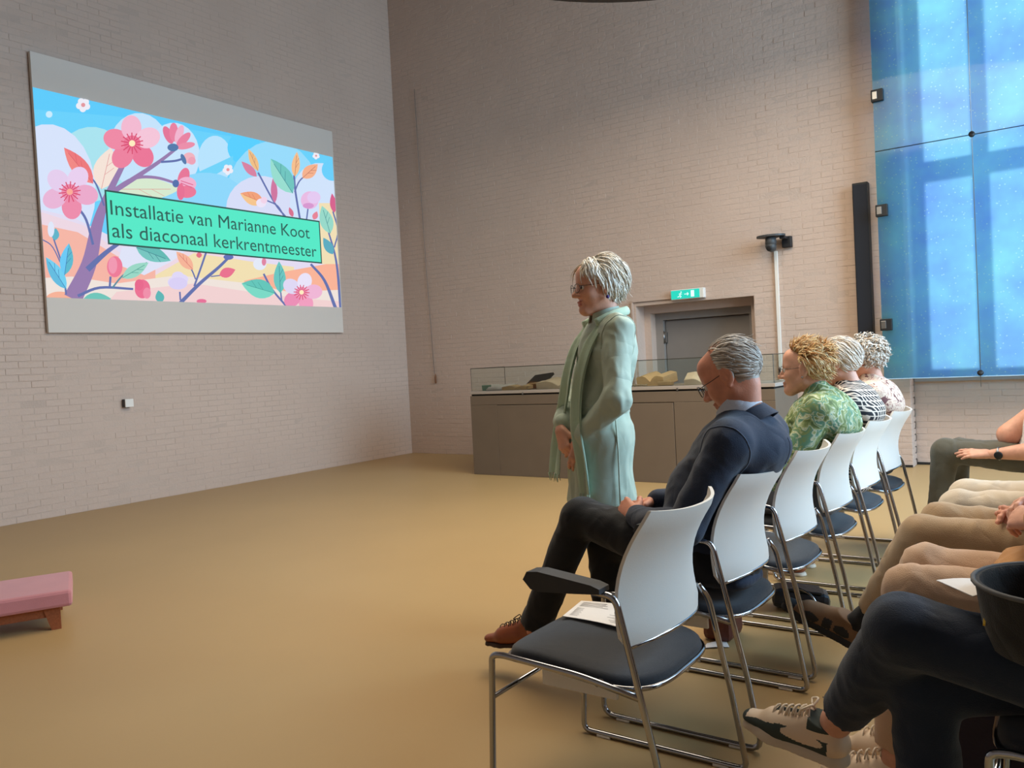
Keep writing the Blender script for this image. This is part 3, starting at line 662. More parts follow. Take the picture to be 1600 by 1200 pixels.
open_book('open_booklet', 'white open booklet at the left end of the glass case', -5.42, 7.46, ZB + 0.02, 0.30, 0.22, 0.02, 0.35, 0.22, 'paper', 'darkcover', group=None)
open_book('open_book', 'small open book with yellowed pages beside the white booklet', -5.17, 7.44, ZB, 0.30, 0.24, 0.045, 0.2, 0.05, 'pages', 'leather', group=None)
cb = empty('closed_book', (-4.99, 7.62, ZB)); tag(cb, 'dark thin book propped up behind the small open book', 'book')
R1 = Matrix.Rotation(0.45, 3, 'X') @ Matrix.Rotation(-0.1, 3, 'Y')
b = MB(); b.box((0, 0, 0.105), (0.26, 0.20, 0.028), rot=R1, bev=0.004); b.build('cover', M['darkcover'], cb)
b = MB(); b.box((0, -0.003, 0.105), (0.245, 0.203, 0.02), rot=R1); b.build('page_block', M['pages'], cb)
b = MB(); b.box((0, -0.02, 0.04), (0.2, 0.14, 0.08), bev=0.004); b.build('book_block', M['leather'], cb)
open_book('open_book', 'large thick open book with pale pages in the case behind the standing woman', -4.66, 7.58, ZB, 0.52, 0.32, 0.10, 0.15, 0.12, 'pages2', 'leather', group=None)
open_book('open_book', 'open book lying in the case hidden behind the standing woman', -4.15, 7.55, ZB, 0.30, 0.22, 0.03, 0.1, 0.05, 'pages2', 'darkcover', group=None)
open_book('open_book', 'thick open book with brown page edges right of the standing woman', -3.56, 7.60, ZB + 0.01, 0.32, 0.26, 0.11, -0.15, 0.16, 'pages', 'leather', group=None)
b = MB(); b.box((-3.38, 7.40, ZB + 0.02), (0.15, 0.05, 0.038), rot=Matrix.Rotation(0.1, 3, 'Z'), bev=0.004); tag(b.build('small_box', M['pages']), 'small straw coloured box lying before the thick open book', 'box')
cc = MB(); cc.tube(smooth_path([(-3.75 + 0.025 * i, 7.38 + 0.02 * math.sin(i * 2.1), ZB + 0.008 + 0.006 * (i % 2)) for i in range(8)], 4), 0.007, 6); tag(cc.build('bead_chain', M['pages2']), 'short pale bead chain beside the standing woman\'s back', 'chain')
open_book('open_book', 'open book with ornamented pale pages beside the seated man\'s head', -3.05, 7.56, ZB + 0.01, 0.34, 0.26, 0.08, 0.25, 0.25, 'pages2', 'darkcover', group=None)
b = MB(); b.lathe([(0.02, 0), (0.025, 0.01), (0.012, 0.03), (0.016, 0.09), (0.022, 0.11), (0.01, 0.13)], (-3.86, 7.5, ZB), 14); tag(b.build('candlestick', M['darkcover']), 'small dark candlestick in the case at the woman\'s back', 'candlestick')

# ---------------------------------------------------------------- low kneeling bench at the left
kb = empty('kneeling_bench', (-4.86, 1.72, 0)); tag(kb, 'low bench with dusty pink cushion on reddish wooden legs', 'bench')
kx = Vector((-4.437 + 4.276, 1.778 - 2.099, 0)).normalized(); kn = Vector((-4.873 + 4.276, 2.135 - 2.099, 0)); 
ky = Vector((-kx.y, kx.x, 0)); ky = ky if ky.dot(kn) > 0 else -ky
P1 = Vector((-4.30, 2.06, 0)); LEN, WID = 1.25, 0.50
kbM = Matrix((kx, ky, Vector((0, 0, 1)))).transposed()
def kpt(a, b_, z): return P1 + kx * a + ky * b_ + Vector((0, 0, z)) - Vector(kb.location)
b = MB(); b.box(kpt(LEN / 2, WID / 2, 0.158), (LEN, WID, 0.085), rot=kbM, bev=0.016); o = b.build('cushion', M['pink'], kb)
for bb in (0.05, WID - 0.05):
    b = MB(); b.box(kpt(LEN / 2, bb, 0.092), (LEN - 0.12, 0.024, 0.05), rot=kbM, bev=0.003); b.build('apron', M['wood'], kb)
for a in (0.07, LEN - 0.07):
    b = MB(); b.box(kpt(a + (0.012 if a < 0.5 else -0.012), WID / 2, 0.094), (0.024, WID - 0.12, 0.046), rot=kbM, bev=0.003); b.build('apron', M['wood'], kb)
    for bb in (0.05, WID - 0.05):
        b = MB(); s_ = 1 if a < 0.5 else -1
        prof = [(a - s_ * 0.012, 0.115), (a + s_ * 0.065, 0.115), (a + s_ * 0.032, 0.0), (a - s_ * 0.012, 0.0)]
        b.prism(prof if s_ > 0 else prof[::-1], bb - 0.018, bb + 0.018, lambda p, q, r_: tuple(kpt(p, r_, q))); b.build('leg', M['wood'], kb)
# ---------------------------------------------------------------- sled-base chairs
def seat_outline(k, n, sx=1.0, sy=1.0):
    a = 2 * math.pi * k / n; ca, sa = math.cos(a), math.sin(a)
    e = 5.0 if ca < 0 else 3.4
    x = (0.2475 if ca < 0 else 0.222) * math.copysign(abs(ca) ** (2 / e), ca) + 0.0125; y = 0.238 * math.copysign(abs(sa) ** (2 / e), sa)
    return x * sx, y * sy
def seat_z(x): return 0.452 - 0.012 * math.exp(-((x + 0.235) / 0.05) ** 2) - 0.030 * max(0, min(1, (x + 0.1) / 0.3))
def make_chair():
    r = empty('stacking_chair'); n = 48
    sb = MB()
    rings = [(0.90, -0.034), (0.985, -0.030), (1.0, -0.018), (0.985, -0.004), (0.93, 0.002), (0.7, 0.0), (0.4, -0.006), (0.12, -0.008)]
    vs = []; fs = []
    for sc, dz in rings:
        for k in range(n):
            x, y = seat_outline(k, n, sc, sc); vs.append((x, y, seat_z(x) + dz))
    for i in range(len(rings) - 1):
        for k in range(n): fs.append((i * n + k, i * n + (k + 1) % n, (i + 1) * n + (k + 1) % n, (i + 1) * n + k))
    fs.append(tuple((len(rings) - 1) * n + k for k in range(n))); fs.append(tuple(range(n - 1, -1, -1)))
    sb.add(vs, fs, 0, True); so = sb.build('seat', M['seatfab'], r)
    rm = MB(); rm.tube([(*seat_outline(k, n, 1.012, 1.012), seat_z(seat_outline(k, n)[0]) - 0.026) for k in range(n)], 0.0075, 8, closed=True); rm.build('seat_rim', M['chrome'], so)
    # back shell
    def sh(u, v, off):
        uu = u * 2 - 1; zz = 0.520 + 0.330 * v + 0.010 * abs(uu) ** 3 * v - 0.014 * (1 - v) ** 3 * (uu * uu)
        w = 0.250 - 0.034 * v - 0.030 * (max(0, abs(0.5 - v) * 2 - 0.80) / 0.20) ** 2 * (1 if v < .5 else .5)
        x = 0.228 - 0.030 * math.sin(math.pi * min(1, v * 1.1) * 0.9) + 0.080 * v * v - 0.058 * abs(uu) ** 2.2
        return (x + off, uu * w, zz)
    nu, nv = 21, 13; bs = MB(); T = 0.010
    vs = [sh(i / (nu - 1), j / (nv - 1), o) for o in (0, T) for j in range(nv) for i in range(nu)]; fs = []
    q = nu * nv
    for j in range(nv - 1):
        for i in range(nu - 1):
            a = j * nu + i; fs.append((a, a + nu, a + nu + 1, a + 1)); fs.append((q + a, q + a + 1, q + a + nu + 1, q + a + nu))
    for i in range(nu - 1):
        fs.append((i, i + 1, q + i + 1, q + i)); a = (nv - 1) * nu + i; fs.append((a + 1, a, q + a, q + a + 1))
    for j in range(nv - 1):
        a = j * nu; fs.append((a + nu, a, q + a, q + a + nu)); a = j * nu + nu - 1; fs.append((a, a + nu, q + a + nu, q + a))
    bs.add(vs, fs, 0, True); bo = bs.build('back_shell', M['shell'], r)
    md = bo.modifiers.new('edge', 'EDGE_SPLIT'); md.split_angle = math.radians(50)
    tr = MB(); tr.tube([sh(i / 20, 0, T * 0.7) for i in range(21)], 0.006, 6); tr.build('back_trim', M['chrome'], bo)
    for s in (-1, 1):
        y = s * 0.256
        tail = [(0.05, y, 0.425), (0.2235, y, 0.397)] if s < 0 else [(0.0, y, 0.430), (0.09, y - 0.05, 0.415)]
        head = [(0.10, y, 0.650), (0.165, y, 0.648), (0.198, y, 0.508)] if s < 0 else [(0.185, y - 0.034, 0.560), (0.206, y - 0.008, 0.515)]
        p = round_path(head + [ (0.262, y, 0.231), (0.300, y, 0.010), (-0.258, y, 0.010), (-0.236, y, 0.432), (-0.20, y, 0.438)] + tail, 0.045 if s < 0 else 0.03, 5)
        t = MB(); t.tube(p, 0.0092, 10); t.build('side_frame', M['chrome'], r)
        pad = MB(); pp = [(-0.098, 0.668), (-0.085, 0.690), (-0.05, 0.694), (0.11, 0.676), (0.135, 0.668), (0.135, 0.655), (0.06, 0.648), (-0.05, 0.640), (-0.075, 0.645)]
        if s < 0: pad.prism(pp[::-1], y - 0.026, y + 0.026, lambda a, b_, c_: (a, c_, b_)); pad.build('armrest', M['armpad'], r)
        g = MB(); g.box((-0.18, y, 0.004), (0.05, 0.022, 0.008), bev=0.002); g.build('glide', M['whiteplastic'], r)
        g = MB(); g.box((0.22, y, 0.004), (0.05, 0.022, 0.008), bev=0.002); g.build('glide', M['whiteplastic'], r)
    for x, z in ((-0.243, 0.31),):
        t = MB(); t.tube([(x, -0.256, z), (x, 0.256, z)], 0.007, 8); t.build('cross_bar', M['chrome'], r)
    t = MB(); t.tube([(0.10, -0.256, 0.412), (0.10, 0.256, 0.412)], 0.008, 8); t.build('seat_bar', M['chrome'], r)
    t = MB(); t.box((-0.03, -0.13, 0.352), (0.24, 0.012, 0.06), bev=0.002); t.build('under_plate', M['whiteplastic'], r)
    t = MB(); t.box((-0.175, -0.13, 0.402), (0.03, 0.05, 0.03), bev=0.004); t.build('link_block', M['blackplastic'], r)
    return r
chair0 = make_chair()
CH = [(-1.15, 2.05, 'empty white-shelled chair nearest the camera with a leaflet on its seat'),
      (-1.15, 2.70, 'white-shelled chair the man in the navy jacket sits on'),
      (-1.15, 3.33, 'empty white-shelled chair between the seated man and the woman in the green blouse'),
      (-1.15, 3.965, 'white-shelled chair under the woman in the green leafy blouse'),
      (-1.15, 4.60, 'white-shelled chair under the woman in the black and white patterned top'),
      (-1.15, 5.23, 'white-shelled chair at the far end of the front row'),
      (0.06, 2.07, 'chair at the right edge under the person in dark jeans'),
      (0.075, 2.70, 'second-row chair under the person in pale peach trousers'),
      (0.075, 3.335, 'second-row chair under the person in khaki trousers and black socks'),
      (0.075, 3.97, 'second-row chair under the person in cream trousers'),
      (-0.06, 5.43, 'farthest second-row chair under the person in olive trousers')]
for i, (x, y, lb) in enumerate(CH):
    o = chair0 if i == 0 else copy_tree(chair0)
    o.location = (x, y, 0); tag(o, lb, 'chair', 'white-shelled chairs set out in two rows')

# things on and under the chairs
def sheet(name, label, pts, bend=0.0, mt='paper', lines=None, cat='paper'):
    """a thin sheet from four corner points"""
    A, B, C, D = [Vector(p) for p in pts]; n = 8; g = MB(); base = (A + B + C + D) / 4
    def fn(u, v):
        p = (A * (1 - u) + B * u) * (1 - v) + (D * (1 - u) + C * u) * v
        return p + Vector((0, 0, bend * math.sin(math.pi * u))) - base
    nrm = (B - A).cross(D - A).normalized() * 0.0008; nrm = nrm if nrm.z > 0 else -nrm
    g.grid(lambda u, v: tuple(fn(u, v) + nrm), n, n, 0); g.grid(lambda u, v: tuple(fn(1 - u, v) - nrm), n, n, 0)
    if lines:
        for (u0, u1, v0, v1, mi) in lines:
            qs = [fn(u, v) + nrm * 2.2 for u, v in ((u0, v0), (u1, v0), (u1, v1), (u0, v1))]; g.add([tuple(q) for q in qs], [(0, 1, 2, 3)], mi)
    r = empty(name, base); tag(r, label, cat); g.build('leaf', [M[mt], M['ink'], M['darkgrey']], r); return r
zs = 0.4535
ln = [(0.80, 0.92, 0.06, 0.16, 2)] + [(0.08, 0.55 + 0.1 * math.sin(k * 3.3), 0.10 + 0.055 * k, 0.118 + 0.055 * k, 1) for k in range(5)] + [(0.08, 0.86 + 0.06 * math.sin(k * 2.7), 0.45 + 0.06 * k, 0.468 + 0.06 * k, 1) for k in range(8)]
sheet('leaflet', 'printed leaflet lying on the seat of the nearest empty chair', [(-1.375, 2.275, 0.456), (-1.20, 2.295, 0.455), (-1.135, 2.12, 0.446), (-1.345, 2.11, 0.457)], 0.003, 'paper', ln)
sheet('paper_slip', 'small white slip of paper on the floor beside the brown bag', [(-1.36, 3.27, 0.003), (-1.30, 3.34, 0.003), (-1.26, 3.27, 0.003), (-1.35, 3.21, 0.003)], 0.003)
sheet('paper_slip', 'small pinkish slip of paper on the floor by the black handbag', [(-1.42, 4.16, 0.004), (-1.30, 4.26, 0.004), (-1.28, 4.20, 0.004), (-1.40, 4.10, 0.004)], 0.003)
# brown leather bag under the man's chair
M['bagleather'] = mat('brown_bag_leather', rgb(96, 48, 36), 0.45, var=0.15, vscale=12, bump=0.2, bscale=90)
M['blackleather'] = mat('black_bag_leather', rgb(30, 32, 38), 0.32, var=0.1, vscale=10, bump=0.25, bscale=70)
bg = empty('brown_handbag', (-1.335, 3.40, 0)); tag(bg, 'reddish brown leather bag on the floor under the empty middle chair', 'bag')
b = MB(); b.box((0, 0, 0.09), (0.13, 0.18, 0.18), bev=0.028); b.build('body', M['bagleather'], bg)
b = MB(); b.box((0.068, 0, 0.125), (0.008, 0.16, 0.08), bev=0.003); b.build('flap', M['bagleather'], bg)
b = MB(); b.tube(smooth_path([(0, -0.07, 0.165), (0, -0.06, 0.21), (0, 0, 0.235), (0, 0.06, 0.21), (0, 0.07, 0.165)], 5), 0.008, 8); b.build('handle', M['bagleather'], bg)
bg = empty('black_handbag', (-1.15, 3.93, 0)); tag(bg, 'small glossy black handbag lying on the floor under the green-bloused woman\'s chair', 'bag')
b = MB(); b.box((0, 0, 0.05), (0.26, 0.16, 0.095), rot=Matrix.Rotation(0.35, 3, 'Z') @ Matrix.Rotation(0.12, 3, 'Y'), bev=0.03); b.build('body', M['blackleather'], bg)
b = MB(); b.box((0.015, 0.0, 0.098), (0.16, 0.13, 0.012), rot=Matrix.Rotation(0.35, 3, 'Z') @ Matrix.Rotation(0.12, 3, 'Y'), bev=0.004); b.build('flap', M['blackleather'], bg)
b = MB(); b.tube(smooth_path([(-0.06, -0.04, 0.10), (0.0, -0.06, 0.112), (0.07, -0.07, 0.09), (0.12, -0.10, 0.03), (0.16, -0.13, 0.006)], 5), 0.005, 6); b.build('strap', M['chrome'], bg)
# ---------------------------------------------------------------- people: smooth implicit surfaces
f32 = np.float32
class SDF:
    def __init__(s): s.p = []
    def cone(s, a, b, ra, rb, k=0.02, w=None, sq=1.0, op='+'):
        s.p.append(('c', np.array(a, f32), np.array(b, f32), ra, rb, k, None if w is None else np.array(w, f32) / np.linalg.norm(w), sq, op)); return s
    def ball(s, c, r, k=0.02, op='+'): return s.cone(c, np.array(c, f32) + f32(1e-4), r, r, k, op=op)
    def ell(s, c, r, k=0.02, R=None, op='+'):
        s.p.append(('e', np.array(c, f32), np.array(r, f32), np.eye(3, dtype=f32) if R is None else np.array(R, f32), k, op)); return s
    def half(s, c, n):      # keep what lies behind the plane (n points out)
        s.p.append(('h', np.array(c, f32), np.array(n, f32) / np.linalg.norm(n))); return s
    def bounds(s, q):
        if q[0] == 'c':
            r = max(q[3], q[4]) * max(1.0, q[7] if q[6] is not None else 1.0); return np.minimum(q[1], q[2]) - r, np.maximum(q[1], q[2]) + r
        if q[0] == 'e':
            r = np.abs(q[3].T * q[2]).sum(1) if False else np.full(3, q[2].max()); return q[1] - r, q[1] + r
        return None
    def mesh(s, h, pad=0.02, lo=None, hi=None):
        bb = [s.bounds(q) for q in s.p if q[0] != 'h' and q[-1] == '+']
        L0 = np.min([b[0] for b in bb], 0) - pad; H0 = np.max([b[1] for b in bb], 0) + pad
        if lo is not None: L0 = np.maximum(L0, lo)
        if hi is not None: H0 = np.minimum(H0, hi)
        n = np.ceil((H0 - L0) / h).astype(int) + 1
        ax = [(L0[i] + h * np.arange(n[i])).astype(f32) for i in range(3)]
        D = np.full(tuple(n), 0.5, f32)
        for q in s.p:
            if q[0] == 'h':
                d = ((ax[0] - q[1][0]) * q[2][0])[:, None, None] + ((ax[1] - q[1][1]) * q[2][1])[None, :, None] + ((ax[2] - q[1][2]) * q[2][2])[None, None, :]
                np.maximum(D, d, out=D); continue
            k = q[5] if q[0] == 'c' else q[4]; op = q[-1]
            b0, b1 = s.bounds(q); m = k + 3 * h
            i0 = np.maximum(np.floor((b0 - m - L0) / h).astype(int), 0); i1 = np.minimum(np.ceil((b1 + m - L0) / h).astype(int) + 1, n)
            if (i1 <= i0).any(): continue
            sl = tuple(slice(i0[i], i1[i]) for i in range(3))
            X = ax[0][sl[0]][:, None, None]; Y = ax[1][sl[1]][None, :, None]; Z = ax[2][sl[2]][None, None, :]
            if q[0] == 'c':
                a, b, ra, rb, w, sq = q[1], q[2], q[3], q[4], q[6], q[7]; ba = b - a
                px, py, pz = X - a[0], Y - a[1], Z - a[2]
                t = np.clip((px * ba[0] + py * ba[1] + pz * ba[2]) / max(float(ba @ ba), 1e-12), 0, 1)
                px, py, pz = px - t * ba[0], py - t * ba[1], pz - t * ba[2]
                if w is not None:
                    g = (px * w[0] + py * w[1] + pz * w[2]) * f32(1 / sq - 1); px, py, pz = px + g * w[0], py + g * w[1], pz + g * w[2]
                d = np.sqrt(px * px + py * py + pz * pz) - (ra + t * (rb - ra))
            else:
                c, r, R = q[1], q[2], q[3]; px, py, pz = X - c[0], Y - c[1], Z - c[2]
                u = [(px * R[i][0] + py * R[i][1] + pz * R[i][2]) for i in range(3)]
                k0 = np.sqrt(sum((u[i] / r[i]) ** 2 for i in range(3))); k1 = np.sqrt(sum((u[i] / (r[i] * r[i])) ** 2 for i in range(3))) + 1e-9
                d = k0 * (k0 - 1) / k1
            E = D[sl]
            if op == '+':
                if k > 0: hh = np.maximum(k - np.abs(E - d), 0) / k; D[sl] = np.minimum(E, d) - hh * hh * (k * 0.25)
                else: D[sl] = np.minimum(E, d)
            else:
                d = -d
                if k > 0: hh = np.maximum(k - np.abs(E - d), 0) / k; D[sl] = np.maximum(E, d) + hh * hh * (k * 0.25)
                else: D[sl] = np.maximum(E, d)
        return nets(D, L0, h)
def nets(D, L0, h):
    S = D < 0; nx, ny, nz = D.shape
    c = [S[i:nx - 1 + i, j:ny - 1 + j, k:nz - 1 + k] for i in (0, 1) for j in (0, 1) for k in (0, 1)]
    cnt = sum(x.astype(np.int8) for x in c); act = (cnt > 0) & (cnt < 8); I = np.argwhere(act)
    ids = np.full(act.shape, -1, np.int32); ids[act] = np.arange(len(I))
    acc = np.zeros((len(I), 3)); num = np.zeros(len(I))
    V = {(i, j, k): D[I[:, 0] + i, I[:, 1] + j, I[:, 2] + k] for i in (0, 1) for j in (0, 1) for k in (0, 1)}
    for a in V:
        for ax in range(3):
            if a[ax] == 0:
                b = list(a); b[ax] = 1; va, vb = V[a], V[tuple(b)]; cr = (va < 0) != (vb < 0)
                t = np.where(cr, va / np.where(cr, va - vb, 1), 0)
                p = np.tile(np.array(a, float), (len(I), 1)); p[:, ax] += t
                acc[cr] += p[cr]; num[cr] += 1
    P = L0 + h * (I + acc / np.maximum(num, 1)[:, None])
    F = []
    for ax in range(3):
        o1, o2 = (ax + 1) % 3, (ax + 2) % 3
        sl0 = [slice(1, -1)] * 3; sl1 = [slice(1, -1)] * 3; sl0[ax] = slice(0, -1); sl1[ax] = slice(1, None)
        A, B = S[tuple(sl0)], S[tuple(sl1)]; J = np.argwhere(A != B)
        if len(J) == 0: continue
        off = np.ones(3, int); off[ax] = 0; J = J + off
        fl = S[J[:, 0], J[:, 1], J[:, 2]]
        def g(d1, d2):
            K = J.copy(); K[:, o1] -= d1; K[:, o2] -= d2; return ids[K[:, 0], K[:, 1], K[:, 2]]
        q = np.stack([g(1, 1), g(0, 1), g(0, 0), g(1, 0)], 1)
        q[~fl] = q[~fl][:, ::-1]; F.append(q)
    F = np.concatenate(F); F = F[(F >= 0).all(1)]
    return P, F
def normals(P, F):
    n = np.zeros_like(P); a = P[F[:, 2]] - P[F[:, 0]]; b = P[F[:, 3]] - P[F[:, 1]]; fn = np.cross(a, b)
    for i in range(4): np.add.at(n, F[:, i], fn)
    return n / (np.linalg.norm(n, axis=1, keepdims=True) + 1e-12)
_rs = np.random.RandomState(3); _G = _rs.rand(32, 32, 32)
def vnoise(p):
    i = np.floor(p).astype(int); t = p - i; t = t * t * (3 - 2 * t); o = 0
    for a in (0, 1):
        for b in (0, 1):
            for c in (0, 1):
                o = o + _G[(i[:, 0] + a) % 32, (i[:, 1] + b) % 32, (i[:, 2] + c) % 32] * (t[:, 0] if a else 1 - t[:, 0]) * (t[:, 1] if b else 1 - t[:, 1]) * (t[:, 2] if c else 1 - t[:, 2])
    return o * 2 - 1
def smooth_mesh(P, F, it=1, lam=0.5):
    for _ in range(it):
        acc = np.zeros_like(P); cn = np.zeros(len(P))
        for i in range(4):
            j = (i + 1) % 4; np.add.at(acc, F[:, i], P[F[:, j]]); np.add.at(acc, F[:, j], P[F[:, i]]); np.add.at(cn, F[:, i], 1); np.add.at(cn, F[:, j], 1)
        P = P * (1 - lam) + lam * acc / np.maximum(cn, 1)[:, None]
    return P
def wrinkle(P, F, amp, scale, seed=0):
    n = normals(P, F); s = np.array(scale, float)
    w = vnoise(P * s * 0.5 + seed * 3.1); q = P * s + w[:, None] * 0.9 + seed * 7.7
    r = 1 - np.abs(vnoise(q)) * 2; r2 = vnoise(q * 2.1 + 5)
    r3 = 1 - np.abs(vnoise(q * 2.7 + 11)) * 2
    return P + n * (amp * (0.8 * r + 0.35 * r2 + 0.3 * r3))[:, None]
def np_mesh(name, P, F, mats, base=(0, 0, 0), mi=None, smooth=True):
    me = bpy.data.meshes.new(name); P = np.asarray(P, float) - np.array(base, float)
    me.vertices.add(len(P)); me.vertices.foreach_set('co', P.astype(f32).ravel())
    nf = len(F); me.loops.add(nf * 4); me.polygons.add(nf)
    me.loops.foreach_set('vertex_index', F.astype(np.int32).ravel()); me.polygons.foreach_set('loop_start', np.arange(0, nf * 4, 4, dtype=np.int32)); me.polygons.foreach_set('loop_total', np.full(nf, 4, np.int32))
    for m in (mats if isinstance(mats, (list, tuple)) else [mats]): me.materials.append(m)
    if mi is not None: me.polygons.foreach_set('material_index', np.asarray(mi, np.int32))
    me.polygons.foreach_set('use_smooth', np.ones(nf, bool) if smooth else np.zeros(nf, bool)); me.update(calc_edges=True); return me
def join(parts):
    Ps, Fs, o = [], [], 0
    for P, F in parts: Ps.append(P); Fs.append(F + o); o += len(P)
    return np.concatenate(Ps), np.concatenate(Fs)
def nrmz(v): v = np.array(v, float); return v / np.linalg.norm(v)

class Fr:
    """a local frame: forward, left, up"""
    def __init__(s, o, f, l=None, u=(0, 0, 1)):
        s.o = np.array(o, float); s.f = nrmz(f); u = np.array(u, float)
        s.l = nrmz(np.cross(u, s.f)) if l is None else nrmz(l); s.u = np.cross(s.f, s.l)
    def __call__(s, f, l, u): return s.o + s.f * f + s.l * l + s.u * u
    def d(s, f, l, u): return s.f * f + s.l * l + s.u * u
    @property
    def R(s): return np.array([s.f, s.l, s.u])
    def loc(s, P): return (np.asarray(P) - s.o) @ s.R.T

def head_sdf(h, sc=1.0, nose=1.0, jaw=1.0, ear=True):
    g = SDF(); R = h.R; q = lambda a, b, c: h(a * sc, b * sc, c * sc); r = lambda *x: tuple(v * sc for v in x)
    g.ell(q(-.018, 0, .035), r(.097, .076, .088), .02, R); g.ell(q(.035, 0, -.02), r(.056, .060, .088), .03, R)
    for s in (-1, 1):
        g.cone(q(.0, s * .050, -.052), q(.062, s * .010, -.100 * jaw), .022 * sc, .019 * sc, .03)
        g.ell(q(.055, s * .034, -.028), r(.026, .026, .026), .025, R)
        g.cone(q(.066, s * .046, .016), q(.083, s * .008, .018), .011 * sc, .012 * sc, .015)
    g.ell(q(.072, 0, -.100 * jaw), r(.020, .024, .017), .02, R)
    g.ell(q(.060, 0, .055), r(.034, .050, .040), .03, R)
    for s in (-1, 1): g.ball(q(.097, s * .031, -.001), .0155 * sc, .012, '-')
    g.cone(q(.086, 0, .010), q(.108 * nose, 0, -.030), .0075 * sc, .0115 * sc, .012)
    g.ell(q(.112 * nose, 0, -.034), r(.011, .011, .010), .010, R)
    for s in (-1, 1): g.ell(q(.098, s * .013, -.037), r(.011, .008, .008), .008, R)
    g.ell(q(.088, 0, -.063), r(.012, .025, .0065), .007, R); g.ell(q(.086, 0, -.076), r(.012, .022, .0075), .007, R)
    g.cone(q(.100, -.018, -.0695), q(.100, .018, -.0695), .0018 * sc, .0018 * sc, .004, op='-')
    if ear:
        for s in (-1, 1):
            g.ell(q(-.012, s * .078, .0), r(.024, .010, .033), .008, R); g.ell(q(-.010, s * .089, .004), r(.014, .008, .020), .006, R, '-'); g.ell(q(-.004, s * .078, -.026), r(.010, .008, .012), .008, R)
            g.cone(q(-.008, s * .080, .018), q(-.016, s * .084, -.012), .0045 * sc, .004 * sc, .006)
    return g
def lips_mask(h, C, sc=1.0):
    L = h.loc(C) / sc
    return (L[:, 0] > .090) & (np.abs(L[:, 1]) < .021) & (L[:, 2] < -.060) & (L[:, 2] > -.0815)

def hand_sdf(g, wrist, d, n, thumb, curl=(0.5, 0.5, 0.55, 0.6), sc=1.0, tcurl=0.3, spread=0.12, topen=0.6, base=None):
    """fingers along d, back of the hand towards n, thumb on the side t"""
    d = nrmz(d); n = np.array(n, float); n = nrmz(n - d * (n @ d)); t = np.cross(d, n); t = t if t @ np.array(thumb, float) > 0 else -t
    w = np.array(wrist, float); S = sc
    if base is not None: g.cone(base, w, .026 * S, .024 * S, .01, n, 0.8)
    off = (.027, .009, -.009, -.026); ln = (.072, .080, .074, .058); rad = (.0088, .0090, .0086, .0076); kn = (.088, .092, .087, .079)
    for i in range(4):
        b = w + t * off[i] * 0.55 * S + d * .012 * S; K = w + t * off[i] * S + d * kn[i] * S - n * (.002 if i in (0, 3) else 0) * S
        g.cone(b, K, .0145 * S, .0115 * S, .014)
    g.cone(w, w + d * .05 * S - n * .006 * S, .021 * S, .026 * S, .014, n, 0.62)
    for i in range(4):
        p = w + t * off[i] * S + d * kn[i] * S; a = 0.0; dd = nrmz(d + t * spread * (1.5 - i) * 0.5)
        for j, fr in enumerate((0.45, 0.31, 0.24)):
            a += curl[i] * (0.9, 1.1, 0.8)[j]
            v = dd * math.cos(a) - n * math.sin(a); e = p + v * ln[i] * fr * S
            r0 = rad[i] * (1.0, 0.93, 0.86)[j] * S; r1 = rad[i] * (0.93, 0.86, 0.74)[j] * S
            g.cone(p, e, r0, r1, .005 if j else .008); p = e
    p = w + d * .020 * S + t * .022 * S - n * .006 * S
    v = nrmz(d * 0.75 + t * topen - n * 0.35); e = p + v * .045 * S; g.cone(p, e, .0150 * S, .0115 * S, .014); p = e
    v = nrmz(v + d * 0.35 - n * tcurl * 0.5 - t * tcurl * 0.4); e = p + v * .032 * S; g.cone(p, e, .0108 * S, .0098 * S, .006); p = e
    v = nrmz(v - n * tcurl - t * tcurl * 0.6); e = p + v * .026 * S; g.cone(p, e, .0098 * S, .0078 * S, .006)
    return g

